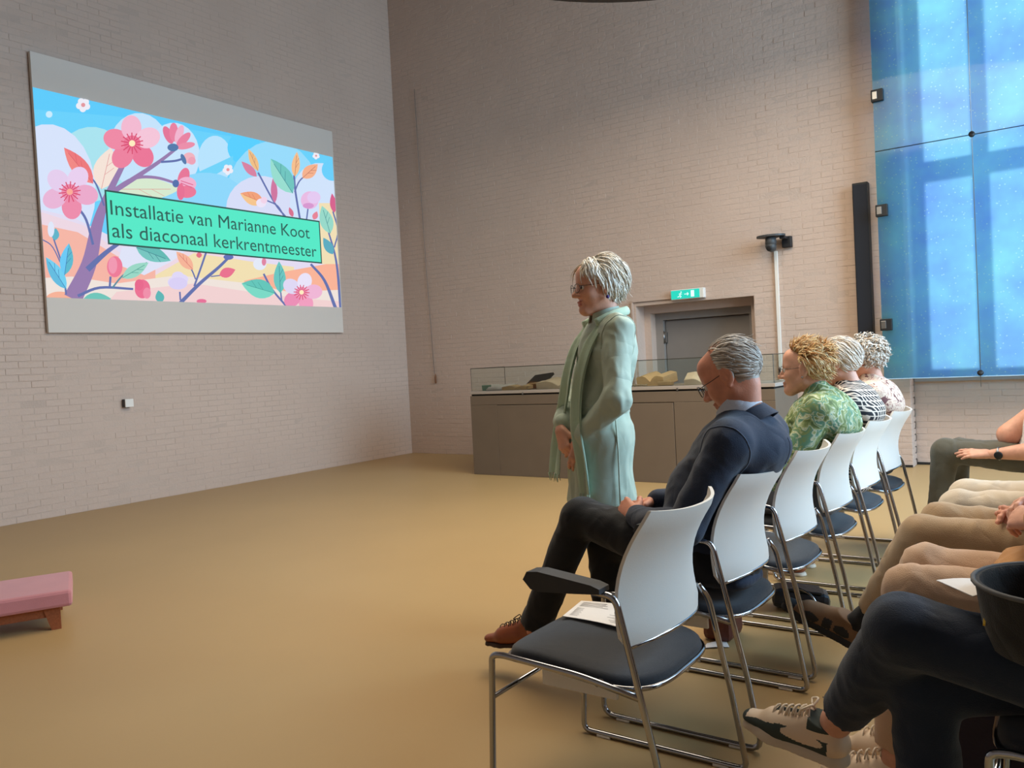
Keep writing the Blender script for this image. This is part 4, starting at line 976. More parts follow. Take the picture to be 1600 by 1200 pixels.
def hair_mesh(h, region, flow, n=700, length=.09, lift=.012, width=.007, seed=1, sc=1.0, curl=0.0, grav=0.4, rad=(.103, .082, .094), drop=0.0, jit=0.25, seg=7, taper=0.25, cling=False):
    rs = np.random.RandomState(seed); mb = MB(); c0 = np.array((-.018, 0, .035)); rad = np.array(rad)
    k = 0; i = 0
    while k < n and i < n * 12:
        i += 1; v = rs.normal(size=3); v /= np.linalg.norm(v)
        if not region(v): continue
        k += 1; p = c0 + v * rad * (0.98 + 0.03 * rs.rand()); L = length(v) if callable(length) else length; L *= 0.75 + 0.5 * rs.rand(); st = L / seg
        pts = [p.copy()]; nr = [v]; ph = rs.rand() * 6.28; jv = rs.normal(size=3) * jit; lf = lift(v) if callable(lift) else lift; lf *= 0.5 + rs.rand()
        for s in range(seg):
            e = (p - c0) / rad; en = np.linalg.norm(e); nn = e / rad; nn /= np.linalg.norm(nn)
            t = np.array(flow(e / en), float) + jv; t -= nn * (t @ nn) * (1.0 if cling else (0.9 if en < 1.35 else 0.2))
            t /= np.linalg.norm(t) + 1e-9; t = t + np.array((0, 0, -grav * s / seg)); t /= np.linalg.norm(t)
            if curl: b = np.cross(nn, t); t = t + curl * (b * math.cos(ph + s * 1.6) + nn * math.sin(ph + s * 1.6)); t /= np.linalg.norm(t)
            p = p + t * st; e = (p - c0) / rad; en = np.linalg.norm(e); tgt = 1 + lf * math.sin(math.pi * min(1, (s + 1) / seg) * 0.62) / 0.09
            if en < tgt or (cling and en > tgt * 1.02): p = c0 + e / en * tgt * rad
            pts.append(p.copy()); nr.append(nn)
        w = width * (0.7 + 0.6 * rs.rand()); vs = []; fs = []; m = len(pts)
        for s in range(m):
            t = pts[min(s + 1, m - 1)] - pts[max(s - 1, 0)]; t /= np.linalg.norm(t) + 1e-9; b = np.cross(t, nr[s]); b /= np.linalg.norm(b) + 1e-9; a = np.cross(b, t)
            q = w * (1 - (1 - taper) * (s / (m - 1)) ** 1.6) * (0.6 if s == 0 else 1)
            for x, y in ((1, 0), (0.25, 0.38), (-0.25, 0.38), (-1, 0), (0, -0.3)): vs.append(h(*((pts[s] + b * q * x + a * q * y) * sc)))
        for s in range(m - 1):
            for z in range(5): fs.append((s * 5 + z, s * 5 + (z + 1) % 5, s * 5 + 5 + (z + 1) % 5, s * 5 + 5 + z))
        fs.append(tuple((m - 1) * 5 + z for z in range(5)))
        mb.add(vs, fs, rs.randint(3), True)
    return mb
def hair_mats(nm, cols): return [mat(nm + '_hair_%d' % i, rgb(*c), 0.45, spec=0.5, var=0.12, vscale=60) for i, c in enumerate(cols)]

def glasses(h, parent, base, mt, lens_m, sc=1.0, w=.024, hh=.019, fx=.112, uz=.0):
    B = np.array(base, float); g = MB(); n = 20
    for s in (-1, 1):
        pts = []
        for k in range(n):
            a = 2 * math.pi * k / n; ca, sa = math.cos(a), math.sin(a)
            pts.append(h((fx - .006 * (ca * s > 0) * abs(ca)) * sc, (s * .032 + w * math.copysign(abs(ca) ** .8, ca)) * sc, (uz - .004 + hh * math.copysign(abs(sa) ** .8, sa)) * sc) - B)
        g.tube(pts, .0016, 6, closed=True)
        g.tube([h((fx - .004) * sc, s * .056 * sc, (uz + .004) * sc) - B, h(.05 * sc, s * .077 * sc, (uz + .006) * sc) - B, h(-.005 * sc, s * .081 * sc, (uz + .012) * sc) - B, h(-.022 * sc, s * .082 * sc, (uz - .004) * sc) - B], .0014, 5)
    g.tube([h(fx * sc, -.009 * sc, uz * sc) - B, h((fx + .003) * sc, 0, (uz + .003) * sc) - B, h(fx * sc, .009 * sc, uz * sc) - B], .0015, 5)
    o = g.build('glasses', mt, parent)
    for s in (-1, 1):
        l = MB(); l.add([h(fx * sc, (s * .032 + w * .95 * math.cos(6.283 * k / 16)) * sc, (uz - .004 + hh * .95 * math.sin(6.283 * k / 16)) * sc) - B for k in range(16)], [tuple(range(16))]); l.build('lens', lens_m, o)
    return o
def eyes(h, parent, base, sc=1.0, down=0.0):
    for s in (-1, 1):
        e = MB(); c = h(.0835 * sc, s * .031 * sc, -.002 * sc) - np.array(base, float); n = 12
        Rm = Matrix((h.l, h.u, h.f)).transposed()
        e.lathe([(.001, -.010), (.0085, -.006), (.0105, 0), (.0088, .006)], c, n, 0, rot=Rm); e.lathe([(.0088, .006), (.0065, .0085), (.003, .0102), (.0005, .0107)], c, n, 1, rot=Rm)
        e.build('eye', [M['eyewhite'], M['iris']], parent)

M['skin'] = mat('fair_skin', rgb(214, 158, 134), 0.5, spec=0.4, var=0.10, vscale=28, bump=0.08, bscale=220)
M['skin_m'] = mat('ruddy_skin', rgb(206, 140, 114), 0.48, spec=0.4, var=0.12, vscale=26, bump=0.10, bscale=200)
M['lip'] = mat('lip', rgb(190, 118, 104), 0.45)
M['eyewhite'] = mat('eye_white', rgb(220, 214, 208), 0.2); M['iris'] = mat('iris', rgb(60, 52, 48), 0.2)
M['glassframe'] = mat('dark_spectacle_frame', rgb(52, 40, 38), 0.35)
def lens_glass():
    m = bpy.data.materials.new('spectacle_lens'); nt, N, L, b = nodes_of(m); N.remove(b)
    t = N.new('ShaderNodeBsdfTransparent'); t.inputs['Color'].default_value = (0.93, 0.94, 0.94, 1); g = N.new('ShaderNodeBsdfGlossy'); g.inputs['Roughness'].default_value = 0.05
    mx = N.new('ShaderNodeMixShader'); mx.inputs[0].default_value = 0.05
    L.new(t.outputs[0], mx.inputs[1]); L.new(g.outputs[0], mx.inputs[2]); L.new(mx.outputs[0], N['Material Output'].inputs['Surface']); return m
M['lens'] = lens_glass()
M['scalp'] = None

def person(label, base, pos='person'):
    r = empty('person', base); tag(r, label, 'person'); return r
def garment(name, sdf, h, mt, root, base, wr=(0.004, (9, 9, 9), 0), sm=1, mi=None, cut=None):
    P, F = sdf.mesh(h)
    P = smooth_mesh(P, F, sm)
    if wr and wr[0] > 0: P = wrinkle(P, F, *wr)
    return link(name, np_mesh(name, P, F, mt, base, mi(P, F) if mi else None), root)
def body_obj(root, base, parts, mats, hf=None, region=None, sc=1.0):
    P, F = join(parts); C = P[F].mean(1); mi = np.zeros(len(F), int)
    if hf is not None:
        mi[lips_mask(hf, C, sc)] = 1
        if region is not None:
            L = hf.loc(C) / sc - np.array((-.018, 0, .035)); nl = np.linalg.norm(L, axis=1); near = (nl < .125) & (np.abs(L[:, 1]) < .083)
            idx = np.where(near)[0]
            for i in idx:
                if region(L[i] / nl[i]): mi[i] = 2
    return link('body', np_mesh('body', P, F, mats, base, mi), root)

def shoe_sdf(heel, toe, up, wd=.045, ht=.075, sole=.022):
    """returns the (upper, sole) fields of a shoe, heel and toe at the bottom of the sole"""
    H, T, U = np.array(heel, float), np.array(toe, float), nrmz(up); d = nrmz(T - H); U = nrmz(U - d * (U @ d)); S = np.cross(U, d); L = np.linalg.norm(T - H)
    q = lambda a, s_, u: H + d * a * L + S * s_ + U * u
    up_ = SDF(); up_.cone(q(.14, 0, .045), q(.62, 0, .034), wd * .82, wd * .92, .02, U, .85); up_.cone(q(.62, 0, .034), q(.88, 0, .026), wd * .92, wd * .62, .02, U, .62)
    up_.cone(q(.16, 0, .055), q(.22, 0, ht + .018), wd * .80, wd * .80, .02); up_.cone(q(.30, 0, ht), q(.66, 0, .045), wd * .62, wd * .62, .03, S, 1.0)
    up_.half(q(0, 0, sole * .7), -U)
    up_.half(q(.20, 0, ht + .014), nrmz(U - d * .25))
    so = SDF(); so.cone(q(.14, 0, 0), q(.38, 0, 0), wd * .88, wd * .84, .02); so.cone(q(.38, 0, 0), q(.66, 0, 0), wd * .84, wd * 1.02, .02); so.cone(q(.66, 0, 0), q(.87, 0, 0), wd * 1.02, wd * .66, .02)
    so.half(q(0, 0, sole), U); so.half(q(0, 0, 0), -U)
    return up_, so, q
def laces(q, root_part, base, mt, n=5, a0=.34, a1=.64, z0=.117, z1=.083, w=.022, r=.0026):
    g = MB(); B = np.array(base, float)
    for i in range(n):
        t = i / (n - 1); a = a0 + (a1 - a0) * t; z = z0 + (z1 - z0) * t
        g.tube([q(a, -w, z - .012) - B, q(a + .012, -w * .5, z + .004) - B, q(a + .02, 0, z + .007) - B, q(a + .03, w * .5, z + .003) - B, q(a + .035, w, z - .014) - B], r, 5)
        if i < n - 1: g.tube([q(a, w, z - .012) - B, q(a + .03, 0, z + .004) - B, q(a + .06, -w, z - .016) - B], r, 5)
    for s in (-1, 1):
        g.tube(smooth_path([q(a0, 0, z0 + .006) - B, q(a0 - .02, s * .02, z0 + .022) - B, q(a0 + .05, s * .035, z0 + .008) - B, q(a0 + .02, s * .012, z0 + .004) - B], 4), r, 5)
    return g.build('laces', mt, root_part)
def make_shoe(root, base, heel, toe, up, mu, ms, ml=None, wd=.045, ht=.075, sole=.022, name='shoe', mi=None, vox=.004, **kw):
    u_, s_, q = shoe_sdf(heel, toe, up, wd, ht, sole)
    o = garment(name, u_, vox, mu, root, base, None, 1, mi=(lambda P, F: mi(P, F, q)) if mi else None)
    so = garment('sole', s_, vox, ms, o, base, None, 0)
    if ml is not None: laces(q, o, base, ml, **kw)
    return o, q

def seam_ring(name, obj, pts, base, mt, root, r=.0022, closed=True):
    """a stitched seam laid on the surface of a garment"""
    B = Vector(base); out = []
    for q in pts:
        ok, co, no, _i = obj.closest_point_on_mesh(Vector(q) - B)
        if ok: out.append(co + no * .0008)
    g = MB(); g.tube(out, r, 5, closed=closed); return g.build(name, mt, root)
def ring_pts(c, axis, rad, n=28, squash=1.0):
    a = nrmz(axis); u = nrmz(np.cross(a, (0.3, 0.2, 1))); v = np.cross(a, u)
    return [np.array(c) + (u * math.cos(k * 2 * math.pi / n) + v * math.sin(k * 2 * math.pi / n)) * rad for k in range(n)]
# ---------------------------------------------------------------- cloth materials
def cloth(name, c, var=0.06, rough=0.9, bump=0.25, bscale=350, sheen=0.15, **k): return mat(name, rgb(*c), rough, var=var, vscale=5, bump=bump, bscale=bscale, sheen=sheen, spec=0.25, crease=k.pop('crease', 0.25), **k)
M['mint'] = cloth('mint_silk_cotton', (176, 190, 174), 0.05, 0.6, 0.12)
M['scarf'] = cloth('pale_mint_scarf', (184, 206, 184), 0.05, 0.85)
M['navy'] = cloth('navy_wool_jacket', (42, 51, 70), 0.10, 0.85)
M['seam'] = cloth('pale_navy_seam', (92, 104, 126))
M['blacktr'] = cloth('black_trousers', (26, 27, 31), 0.08, 0.75)
M['shirt'] = cloth('pale_blue_shirt', (206, 212, 226), 0.03, 0.8)
M['khaki'] = cloth('khaki_cotton', (172, 144, 112), 0.05, 0.85); M['peach'] = cloth('peach_cotton', (198, 164, 136), 0.05, 0.85)
M['cream'] = cloth('cream_cotton', (206, 190, 170), 0.05, 0.85); M['olive'] = cloth('olive_cotton', (92, 88, 76), 0.06, 0.85)
M['jeans'] = cloth('dark_jeans', (28, 38, 56), 0.10, 0.85); M['tanjacket'] = cloth('tan_jacket', (178, 128, 74), 0.06, 0.8)
M['tanshoe'] = mat('tan_leather', rgb(142, 76, 44), 0.38, var=0.15, vscale=25); M['brownsole'] = mat('dark_shoe_sole', rgb(56, 34, 26), 0.6)
M['blacksock'] = cloth('black_sock', (30, 31, 34)); M['whitesole'] = mat('off_white_sole', rgb(206, 190, 170), 0.6); M['lace'] = mat('cream_lace', rgb(226, 208, 186), 0.7)
M['snk_cream'] = mat('cream_leather', rgb(226, 200, 172), 0.5); M['snk_dark'] = mat('dark_green_suede', rgb(58, 66, 62), 0.8); M['snk_tan'] = mat('tan_suede', rgb(120, 92, 68), 0.8); M['snk_black'] = mat('black_rubber', rgb(34, 34, 36), 0.6)
M['greytop'] = cloth('grey_pullover', (110, 112, 120)); M['bluetop'] = cloth('grey_blue_shirt', (120, 130, 156)); M['whitetop'] = cloth('white_blouse', (214, 210, 206)); M['darkskirt'] = cloth('black_skirt', (30, 30, 34))
M['hairroot'] = mat('grey_hair_root', rgb(150, 140, 130), 0.7, var=0.15, vscale=60)

def leafy():
    m = bpy.data.materials.new('green_leaf_print'); nt, N, L, b = nodes_of(m); tc = N.new('ShaderNodeTexCoord')
    n0 = N.new('ShaderNodeTexNoise'); n0.inputs['Scale'].default_value = 9; n0.inputs['Detail'].default_value = 2; L.new(tc.outputs['Object'], n0.inputs['Vector'])
    ad = N.new('ShaderNodeVectorMath'); ad.operation = 'MULTIPLY_ADD'; L.new(n0.outputs['Color'], ad.inputs[0]); ad.inputs[1].default_value = (.16, .16, .16); L.new(tc.outputs['Object'], ad.inputs[2])
    n1 = N.new('ShaderNodeTexNoise'); n1.inputs['Scale'].default_value = 13; n1.inputs['Detail'].default_value = 4; n1.inputs['Distortion'].default_value = 1.1; L.new(ad.outputs[0], n1.inputs['Vector'])
    rp = N.new('ShaderNodeValToRGB'); e = rp.color_ramp.elements; e[0].position = 0.30; e[0].color = rgb(58, 80, 50); e[1].position = 0.72; e[1].color = rgb(222, 222, 200)
    for p, c in ((0.41, (98, 118, 66)), (0.47, (150, 164, 110)), (0.50, (204, 208, 180)), (0.53, (84, 140, 122)), (0.60, (120, 140, 84))): x = e.new(p); x.color = rgb(*c)
    L.new(n1.outputs['Fac'], rp.inputs['Fac']); L.new(rp.outputs['Color'], b.inputs['Base Color']); b.inputs['Roughness'].default_value = 0.75; return m
def chevron():
    m = bpy.data.materials.new('black_white_zigzag_knit'); nt, N, L, b = nodes_of(m); tc = N.new('ShaderNodeTexCoord'); sp = N.new('ShaderNodeSeparateXYZ'); L.new(tc.outputs['Object'], sp.inputs[0])
    def mth(op, a, b_=None):
        q = N.new('ShaderNodeMath'); q.operation = op
        for i, v in enumerate((a, b_)):
            if v is None: continue
            if isinstance(v, (int, float)): q.inputs[i].default_value = v
            else: L.new(v, q.inputs[i])
        return q.outputs[0]
    h = mth('SUBTRACT', sp.outputs['Y'], mth('MULTIPLY', sp.outputs['X'], 0.75)); zz = mth('MULTIPLY', mth('ADD', sp.outputs['Z'], mth('MULTIPLY', sp.outputs['X'], 0.2)), 40.0); row = mth('FLOOR', zz); fz = mth('FRACT', zz)
    u = mth('FRACT', mth('ADD', mth('ADD', mth('MULTIPLY', h, 40.0), mth('MULTIPLY', row, 0.5)), mth('MULTIPLY', fz, 0.45)))
    f2 = mth('MULTIPLY', mth('GREATER_THAN', u, 0.36), mth('GREATER_THAN', fz, 0.20))
    mx = N.new('ShaderNodeMixRGB'); mx.inputs['Color1'].default_value = rgb(214, 198, 184); mx.inputs['Color2'].default_value = rgb(26, 28, 36); L.new(f2, mx.inputs['Fac']); L.new(mx.outputs[0], b.inputs['Base Color']); b.inputs['Roughness'].default_value = 0.85; return m
def floral():
    m = bpy.data.materials.new('beige_floral_print'); nt, N, L, b = nodes_of(m); tc = N.new('ShaderNodeTexCoord')
    n1 = N.new('ShaderNodeTexNoise'); n1.inputs['Scale'].default_value = 16; n1.inputs['Detail'].default_value = 2; n1.inputs['Distortion'].default_value = 2.2; L.new(tc.outputs['Object'], n1.inputs['Vector'])
    rp = N.new('ShaderNodeValToRGB'); e = rp.color_ramp.elements; e[0].position = 0.36; e[0].color = rgb(110, 70, 72); e[1].position = 0.75; e[1].color = rgb(196, 130, 128)
    for p, c in ((0.40, (206, 172, 156)), (0.43, (214, 192, 174)), (0.56, (214, 192, 174)), (0.59, (150, 96, 96)), (0.62, (210, 186, 168)), (0.68, (206, 176, 160))): x = e.new(p); x.color = rgb(*c)
    L.new(n1.outputs['Fac'], rp.inputs['Fac']); L.new(rp.outputs['Color'], b.inputs['Base Color']); b.inputs['Roughness'].default_value = 0.8; return m
M['leafy'] = leafy(); M['chevron'] = chevron(); M['floral'] = floral()

def collar(name, fr, root, base, mt, rt=.060, rb=.082, hh=.05, span=2.7, drop=.035, th=.004):
    """shirt collar folded round the neck; fr: frame at the neck base, opening forward"""
    B = np.array(base, float); n = 25
    def pt(u, v, o):
        a = math.pi + (u * 2 - 1) * span; fall = max(0, abs(u * 2 - 1) - .55) / .45
        r = rt + (rb - rt) * v + o; z = hh * (1 - v) - drop * fall * v - .012 * fall
        return tuple(fr(r * math.cos(a) * 1.08 + .012 * fall * v, r * math.sin(a), z) - B)
    g = MB(); g.grid(lambda u, v: pt(u, v, 0), n, 5); g.grid(lambda u, v: pt(1 - u, v, -th), n, 5)
    for u0 in (0, 1): g.add([pt(u0, 0, 0), pt(u0, 1, 0), pt(u0, 1, -th), pt(u0, 0, -th)], [(0, 1, 2, 3) if u0 else (3, 2, 1, 0)])
    g.grid(lambda u, v: pt(u, 1, -th * v), n, 2); g.grid(lambda u, v: pt(u, 0, -th * (1 - v)), n, 2)
    return g.build(name, mt, root)

def hr_woman(v): return (v[2] > 0.30 + 0.42 * max(v[0], 0)) or (v[0] < 0.12 and v[2] > -0.72) or (v[0] < 0.42 and v[2] > 0.02)
def hr_short(v): return (v[2] > 0.34 + 0.40 * max(v[0], 0)) or (v[0] < -0.05 and v[2] > -0.70) or (v[0] < 0.35 and v[2] > 0.10)
def hr_man(v): return (v[0] < -0.12 and v[2] > -0.78 and not (v[2] > 0.86)) or (v[0] < 0.30 and -0.02 < v[2] < 0.62 and abs(v[1]) > 0.5)

# ---------------------------------------------------------------- the standing woman in mint
def standing_woman():
    base = (-1.77, 3.155, 0.0); r = person('standing woman in a mint shirt dress with a pale fringed scarf', base)
    W = Fr(base, (-.679, -.734, 0)); w = W
    def torso(g, e=0.0):
        R = W.R
        g.ell(w(-.045, 0, 1.235), (.118 + e, .168 + e, .19 + e), .05, R); g.cone(w(-.06, -.125, 1.375), w(-.06, .125, 1.375), .056 + e, .056 + e, .05)
        g.ell(w(-.085, 0, 1.30), (.085 + e, .14 + e, .12 + e), .05, R); g.ell(w(-.012, 0, 1.06), (.112 + e, .142 + e, .13 + e), .05, R); g.ell(w(-.012, 0, .91), (.128 + e, .165 + e, .16 + e), .06, R)
        return g
    g = torso(SDF())
    g.cone(w(0.0, 0, .86), w(.004, 0, .55), .132, .150, .06, W.l, 1.18)
    g.cone(w(-.06, .150, 1.368), w(-.012, .222, 1.075), .062, .054, .03); g.cone(w(-.012, .222, 1.075), w(.095, .085, .925), .054, .043, .03)
    g.cone(w(-.06, -.150, 1.368), w(.0, -.232, 1.085), .064, .058, .035); g.cone(w(.0, -.232, 1.085), w(.152, -.05, .972), .058, .043, .03)
    g.half(w(0, 0, .615), (0, 0, -1)); g.cone(w(0.004, 0, .45), w(.002, 0, .72), .135, .122, .0, W.l, 1.18, '-')
    g.cone(w(-.03, 0, 1.50), w(-.045, 0, 1.41), .068, .055, .01, op='-')
    dr = garment('shirt_dress', g, .0075, M['mint'], r, base, (.0075, (13, 13, 6), 2), 1)
    b = torso(SDF(), .006); b.half(w(0, 0, 1.048), (0, 0, 1)); b.half(w(0, 0, 1.006), (0, 0, -1)); garment('belt', b, .006, M['mint'], dr, base, None, 0)
    nb = Fr(w(-.058, 0, 1.405), W.d(1, 0, -.15), W.l); collar('collar', nb, dr, base, M['mint'], .062, .090, .062, 2.75, .05)
    # side seam of the skirt
    sm = MB(); B = np.array(base)
    sm.tube([w(-.02, .172, .99) - B, w(-.02, .186, .85) - B, w(-.018, .186, .70) - B, w(-.018, .186, .62) - B], .004, 5); sm.build('seam', M['mint'], dr)
    for s in (1, -1): seam_ring('sleeve_seam', dr, ring_pts(w(-.06, s * .155, 1.35), W.d(.05, s * .9, -.35), .085), base, M['mint'], dr, .003)
    # scarf
    def strand(path, wid, ph):
        P = smooth_path(path, 6); m = len(P); nu = 19
        ft = nrmz(W.f)
        def pt(u, v, o):
            i = v * (m - 1); i0 = min(int(i), m - 2); p = P[i0].lerp(P[i0 + 1], i - i0); q = u * 2 - 1; wd = wid(v)
            fold = (.013 * math.sin(q * 6 + ph + 2 * v) + .007 * math.sin(q * 12 + ph * 2)) * (0.6 + 0.6 * v)
            return tuple(np.array(p) + W.l * q * wd + W.f * (fold + o - .02 * q * q) - B)
        g = MB(); nv = 40; g.grid(lambda u, v: pt(u, v, 0), nu, nv); g.grid(lambda u, v: pt(1 - u, v, -.003), nu, nv)
        o = g.build('scarf_end', M['scarf'], sc_o)
        fr_ = MB()
        for k in range(15):
            a = np.array(pt((k + .5) / 15, 1, -.001)); d = W.l * (.010 * math.sin(k * 2.3)) + W.f * .006 * math.cos(k * 1.7); fr_.tube([a, a + d * .5 - np.array((0, 0, .018)), a + d - np.array((0, 0, .036))], [.003, .0022, .001], 5)
        fr_.build('fringe', M['scarf'], o)
    loop = MB(); loop.tube(smooth_path([w(.02, .088, 1.40) - B, w(-.06, .098, 1.435) - B, w(-.135, .05, 1.452) - B, w(-.15, 0, 1.455) - B, w(-.135, -.05, 1.452) - B, w(-.06, -.098, 1.435) - B, w(.02, -.088, 1.40) - B], 5), .020, 10, flat=.6)
    sc_o = loop.build('scarf', M['scarf'], r)
    strand([w(-.01, .090, 1.415), w(.06, .078, 1.32), w(.105, .070, 1.20), w(.125, .060, 1.08), w(.135, .075, .95), w(.125, .09, .82), w(.118, .10, .675)], lambda v: .040 + .030 * v, .4)
    strand([w(-.01, -.090, 1.415), w(.07, -.075, 1.32), w(.118, -.065, 1.20), w(.14, -.075, 1.08), w(.155, -.11, .97), w(.175, -.12, .86), w(.195, -.11, .745)], lambda v: .036 + .045 * v, 1.3)
    # body
    h = Fr(w(-.027, 0, 1.565), W.d(1, .06, -.03), None)
    hs = head_sdf(h, 1.0, 1.02, 1.0); hs.cone(h(-.030, 0, -.05), w(-.055, 0, 1.36), .050, .056, .03)
    A = hs.mesh(.0042)
    g1 = SDF(); hand_sdf(g1, w(.107, .075, .905), W.d(.26, -.10, -.93), W.d(.55, .80, .1), W.d(.6, -.5, .2), (.35, .38, .42, .45), .98, .3, base=w(.07, .11, .95))
    g2 = SDF(); hand_sdf(g2, w(.172, -.022, .945), W.d(-.05, .38, -.92), W.d(.92, .34, .10), W.d(-.1, .85, .5), (.62, .66, .70, .72), .98, .25, base=w(.145, -.06, .98))
    inn = SDF(); inn.cone(w(-.05, 0, 1.40), w(-.02, 0, .9), .05, .08, .05)
    for s in (-1, 1): inn.cone(w(-.01, s * .08, .9), w(-.0, s * .08, .50), .065, .055, .04); inn.cone(w(0, s * .08, .50), w(-.03, s * .08, .30), .052, .050, .03); inn.cone(w(-.03, s * .08, .30), w(-.02, s * .08, .07), .048, .034, .03)
    inn.cone(w(-.06, .15, 1.37), w(-.012, .222, 1.075), .035, .03, .03); inn.cone(w(-.012, .222, 1.075), w(.095, .085, .925), .03, .024, .02); inn.cone(w(-.06, -.15, 1.37), w(0, -.232, 1.085), .035, .03, .03); inn.cone(w(0, -.232, 1.085), w(.155, -.045, .968), .03, .024, .02); inn.cone(w(-.06, -.15, 1.37), w(-.06, .15, 1.37), .035, .035, .03)
    hm = hair_mats('silver_blonde', [(222, 210, 192), (206, 190, 168), (232, 226, 216)])
    body_obj(r, base, [A, g1.mesh(.0032), g2.mesh(.0032), inn.mesh(.009)], [M['skin'], M['lip'], hm[1]], h, hr_woman)
    eyes(h, r, base)
    def fl(e):
        side = 1 if e[1] > -.15 else -1
        if e[0] > .30 and e[2] > .2: return (.35, .9 * side, -.55)
        return (-.55 - .2 * e[2], .35 * side * (1 if e[2] > .3 else 0.1), -.95)
    hb = hair_mesh(h, hr_woman, fl, 1500, lambda v: .095 if v[2] > 0 else .055, .020, .0052, 5, curl=.16, grav=.35, jit=.22)
    hb.build('hair', hm, r).data.transform(Matrix.Translation(-r.location))
    glasses(h, r, base, M['glassframe'], M['lens'])
    for s in (1, -1):
        e = MB(); c = h(-.006, s * .088, -.052) - B; e.lathe([(.001, -.008), (.006, -.006), (.008, 0), (.006, .006), (.001, .008)], c, 10); e.build('earring', M.setdefault('violet', mat('violet_bead', rgb(66, 48, 120), 0.25)), r)
    for s in (-1, 1): make_shoe(r, base, w(-.09, s * .08, 0), w(.155, s * .085, 0), (0, 0, 1), M['blackleather'], M['brownsole'], None, .040, .06, .018, vox=.006)
    return r
standing_woman()

# ---------------------------------------------------------------- a seated figure
def seated(label, base, top, legs, top_m, leg_m, head=None, hairfn=None, skin='skin', arms=None, hands=True, face=False, sleeve=1.0, shoes=None, back=-.29, belly=0.0, hv=.0045, wr_top=(.006, (10, 10, 8), 1), wr_leg=(.006, (10, 10, 10), 3), top_name='blouse', leg_name='trousers', head_region=hr_short, root_m=None, sh_w=.165, neck_m=None, hem=None, bulge=None, extra=None, hand_args=None, chest=1.0, vox=.0075, bare=False):
    r = person(label, base); w = Fr(base, (-1, 0, 0)); B = np.array(base, float); R = w.R
    cf = back + .145
    S = {1: w(cf - .01, sh_w, .955), -1: w(cf - .01, -sh_w, .955)}
    arms = arms or {1: ((cf + .10, .25, .70), (.20, .09, .66)), -1: ((cf + .10, -.25, .70), (.19, -.09, .66))}
    g = SDF(); g.ell(w(cf + .004, 0, .925), (.140 * chest, .185 * chest, .120), .05, R); g.ell(w(cf + .06, 0, .865), (.130, .180, .11), .05, R); g.cone(w(cf - .005, -sh_w + .01, .958), w(cf - .005, sh_w - .01, .958), .068, .068, .05); g.ell(w(cf + .145, 0, .73), (.132 + belly, .175, .16), .06, R); g.ell(w(cf + .17, 0, .60), (.13 + belly, .185, .12), .06, R)
    g.cone(w(cf + .01, 0, 1.0), w(cf + .03, 0, 1.045), .075, .058, .03)
    if bulge: g.ell(w(back + .075, 0, .885), (.082, .17, .075), .03, R)
    if extra: extra(g, w)
    for s in (-1, 1):
        e, wr_ = arms[s]; e = w(*e); wr2 = w(*wr_)
        g.cone(S[s], e if sleeve >= .5 else S[s] + (e - S[s]) * sleeve * 2, .066, .056, .035)
        if sleeve >= 1: g.cone(e, wr2, .056, .043, .03)
        elif sleeve > 0.5: g.cone(e, e + (wr2 - e) * (sleeve - .5), .056, .052, .02)
    to = garment(top_name, g, vox, top_m, r, base, wr_top, 1)
    # legs: hip, knee, ankle per side
    g = SDF(); g.ell(w(.0, 0, .555), (.15, .19, .10), .05, R); g.ell(w(-.075, 0, .50), (.12, .17, .048), .04, R); cuts = []
    for s in (-1, 1):
        k, a = legs[s][:2]; hp = w(.0, s * .09, .55); k = w(*k); a = w(*a); a = k + (a - k) * (legs[s][2] if len(legs[s]) > 2 else 1.0)
        g.cone(hp, k, .088, .068, .035); d = nrmz(a - k); g.cone(k, (k + (a - k) * .3) if bare else a + d * .03, .068, .062 if bare else .058, .03)
        cuts.append((a + d * .085, a + d * .2))
    for c0_, c1_ in cuts: g.cone(c0_, c1_, .078, .085, .004, op='-')
    garment(leg_name, g, vox, leg_m, r, base, wr_leg, 1)
    # body
    parts = []
    hc, pitch, yaw = head or ((cf + .08, 0, 1.15), 0.0, 0.0)
    hf = Fr(w(*hc), w.d(math.cos(pitch) * math.cos(yaw), math.cos(pitch) * math.sin(yaw), -math.sin(pitch)), w.d(-math.sin(yaw), math.cos(yaw), 0))
    hs = head_sdf(hf); hs.cone(hf(-.030, 0, -.05), w(cf + .0, 0, 1.0), .051, .057, .03); parts.append(hs.mesh(hv))
    inn = SDF(); inn.cone(w(cf, 0, 1.0), w(.03, 0, .58), .07, .08, .05); inn.cone(S[-1], S[1], .035, .035, .03)
    for s in (-1, 1):
        e, wr_ = arms[s]; e = w(*e); wr2 = w(*wr_); rr = 1.0 if sleeve >= 1 else (1.35 if sleeve >= .5 else 1.75)
        inn.cone(S[s], e, .035, .034 * rr, .03); inn.cone(e, wr2, .034 * rr, .026, .02)
        k, a = legs[s][:2]; inn.cone(w(0, s * .09, .55), w(*k), .05, .045, .03); inn.cone(w(*k), w(*a), .052 if bare else .045, .036, .03); d = nrmz(w(*a) - w(*k)); inn.cone(w(*a), w(*a) + d * .05, .032, .030, .02)
    parts.append(inn.mesh(.008))
    if hands:
        ha = hand_args or {1: ((.6, -.7, -.1), (.35, .6, .75), (0, -.3, 1)), -1: ((.65, .7, .0), (.4, -.5, .8), (0, .3, 1))}
        for s in (-1, 1):
            e, wr_ = arms[s]; g = SDF(); q = ha[s]; d, n, t = q[:3]; cu = q[3] if len(q) > 3 else (.5, .55, .6, .62)
            w0 = w(*wr_); hand_sdf(g, w0 + nrmz(w.d(*d)) * .01, w.d(*d), w.d(*n), w.d(*t), cu, 1.0, .3, base=w0 + nrmz(w(*e) - w0) * .05); parts.append(g.mesh(.0034))
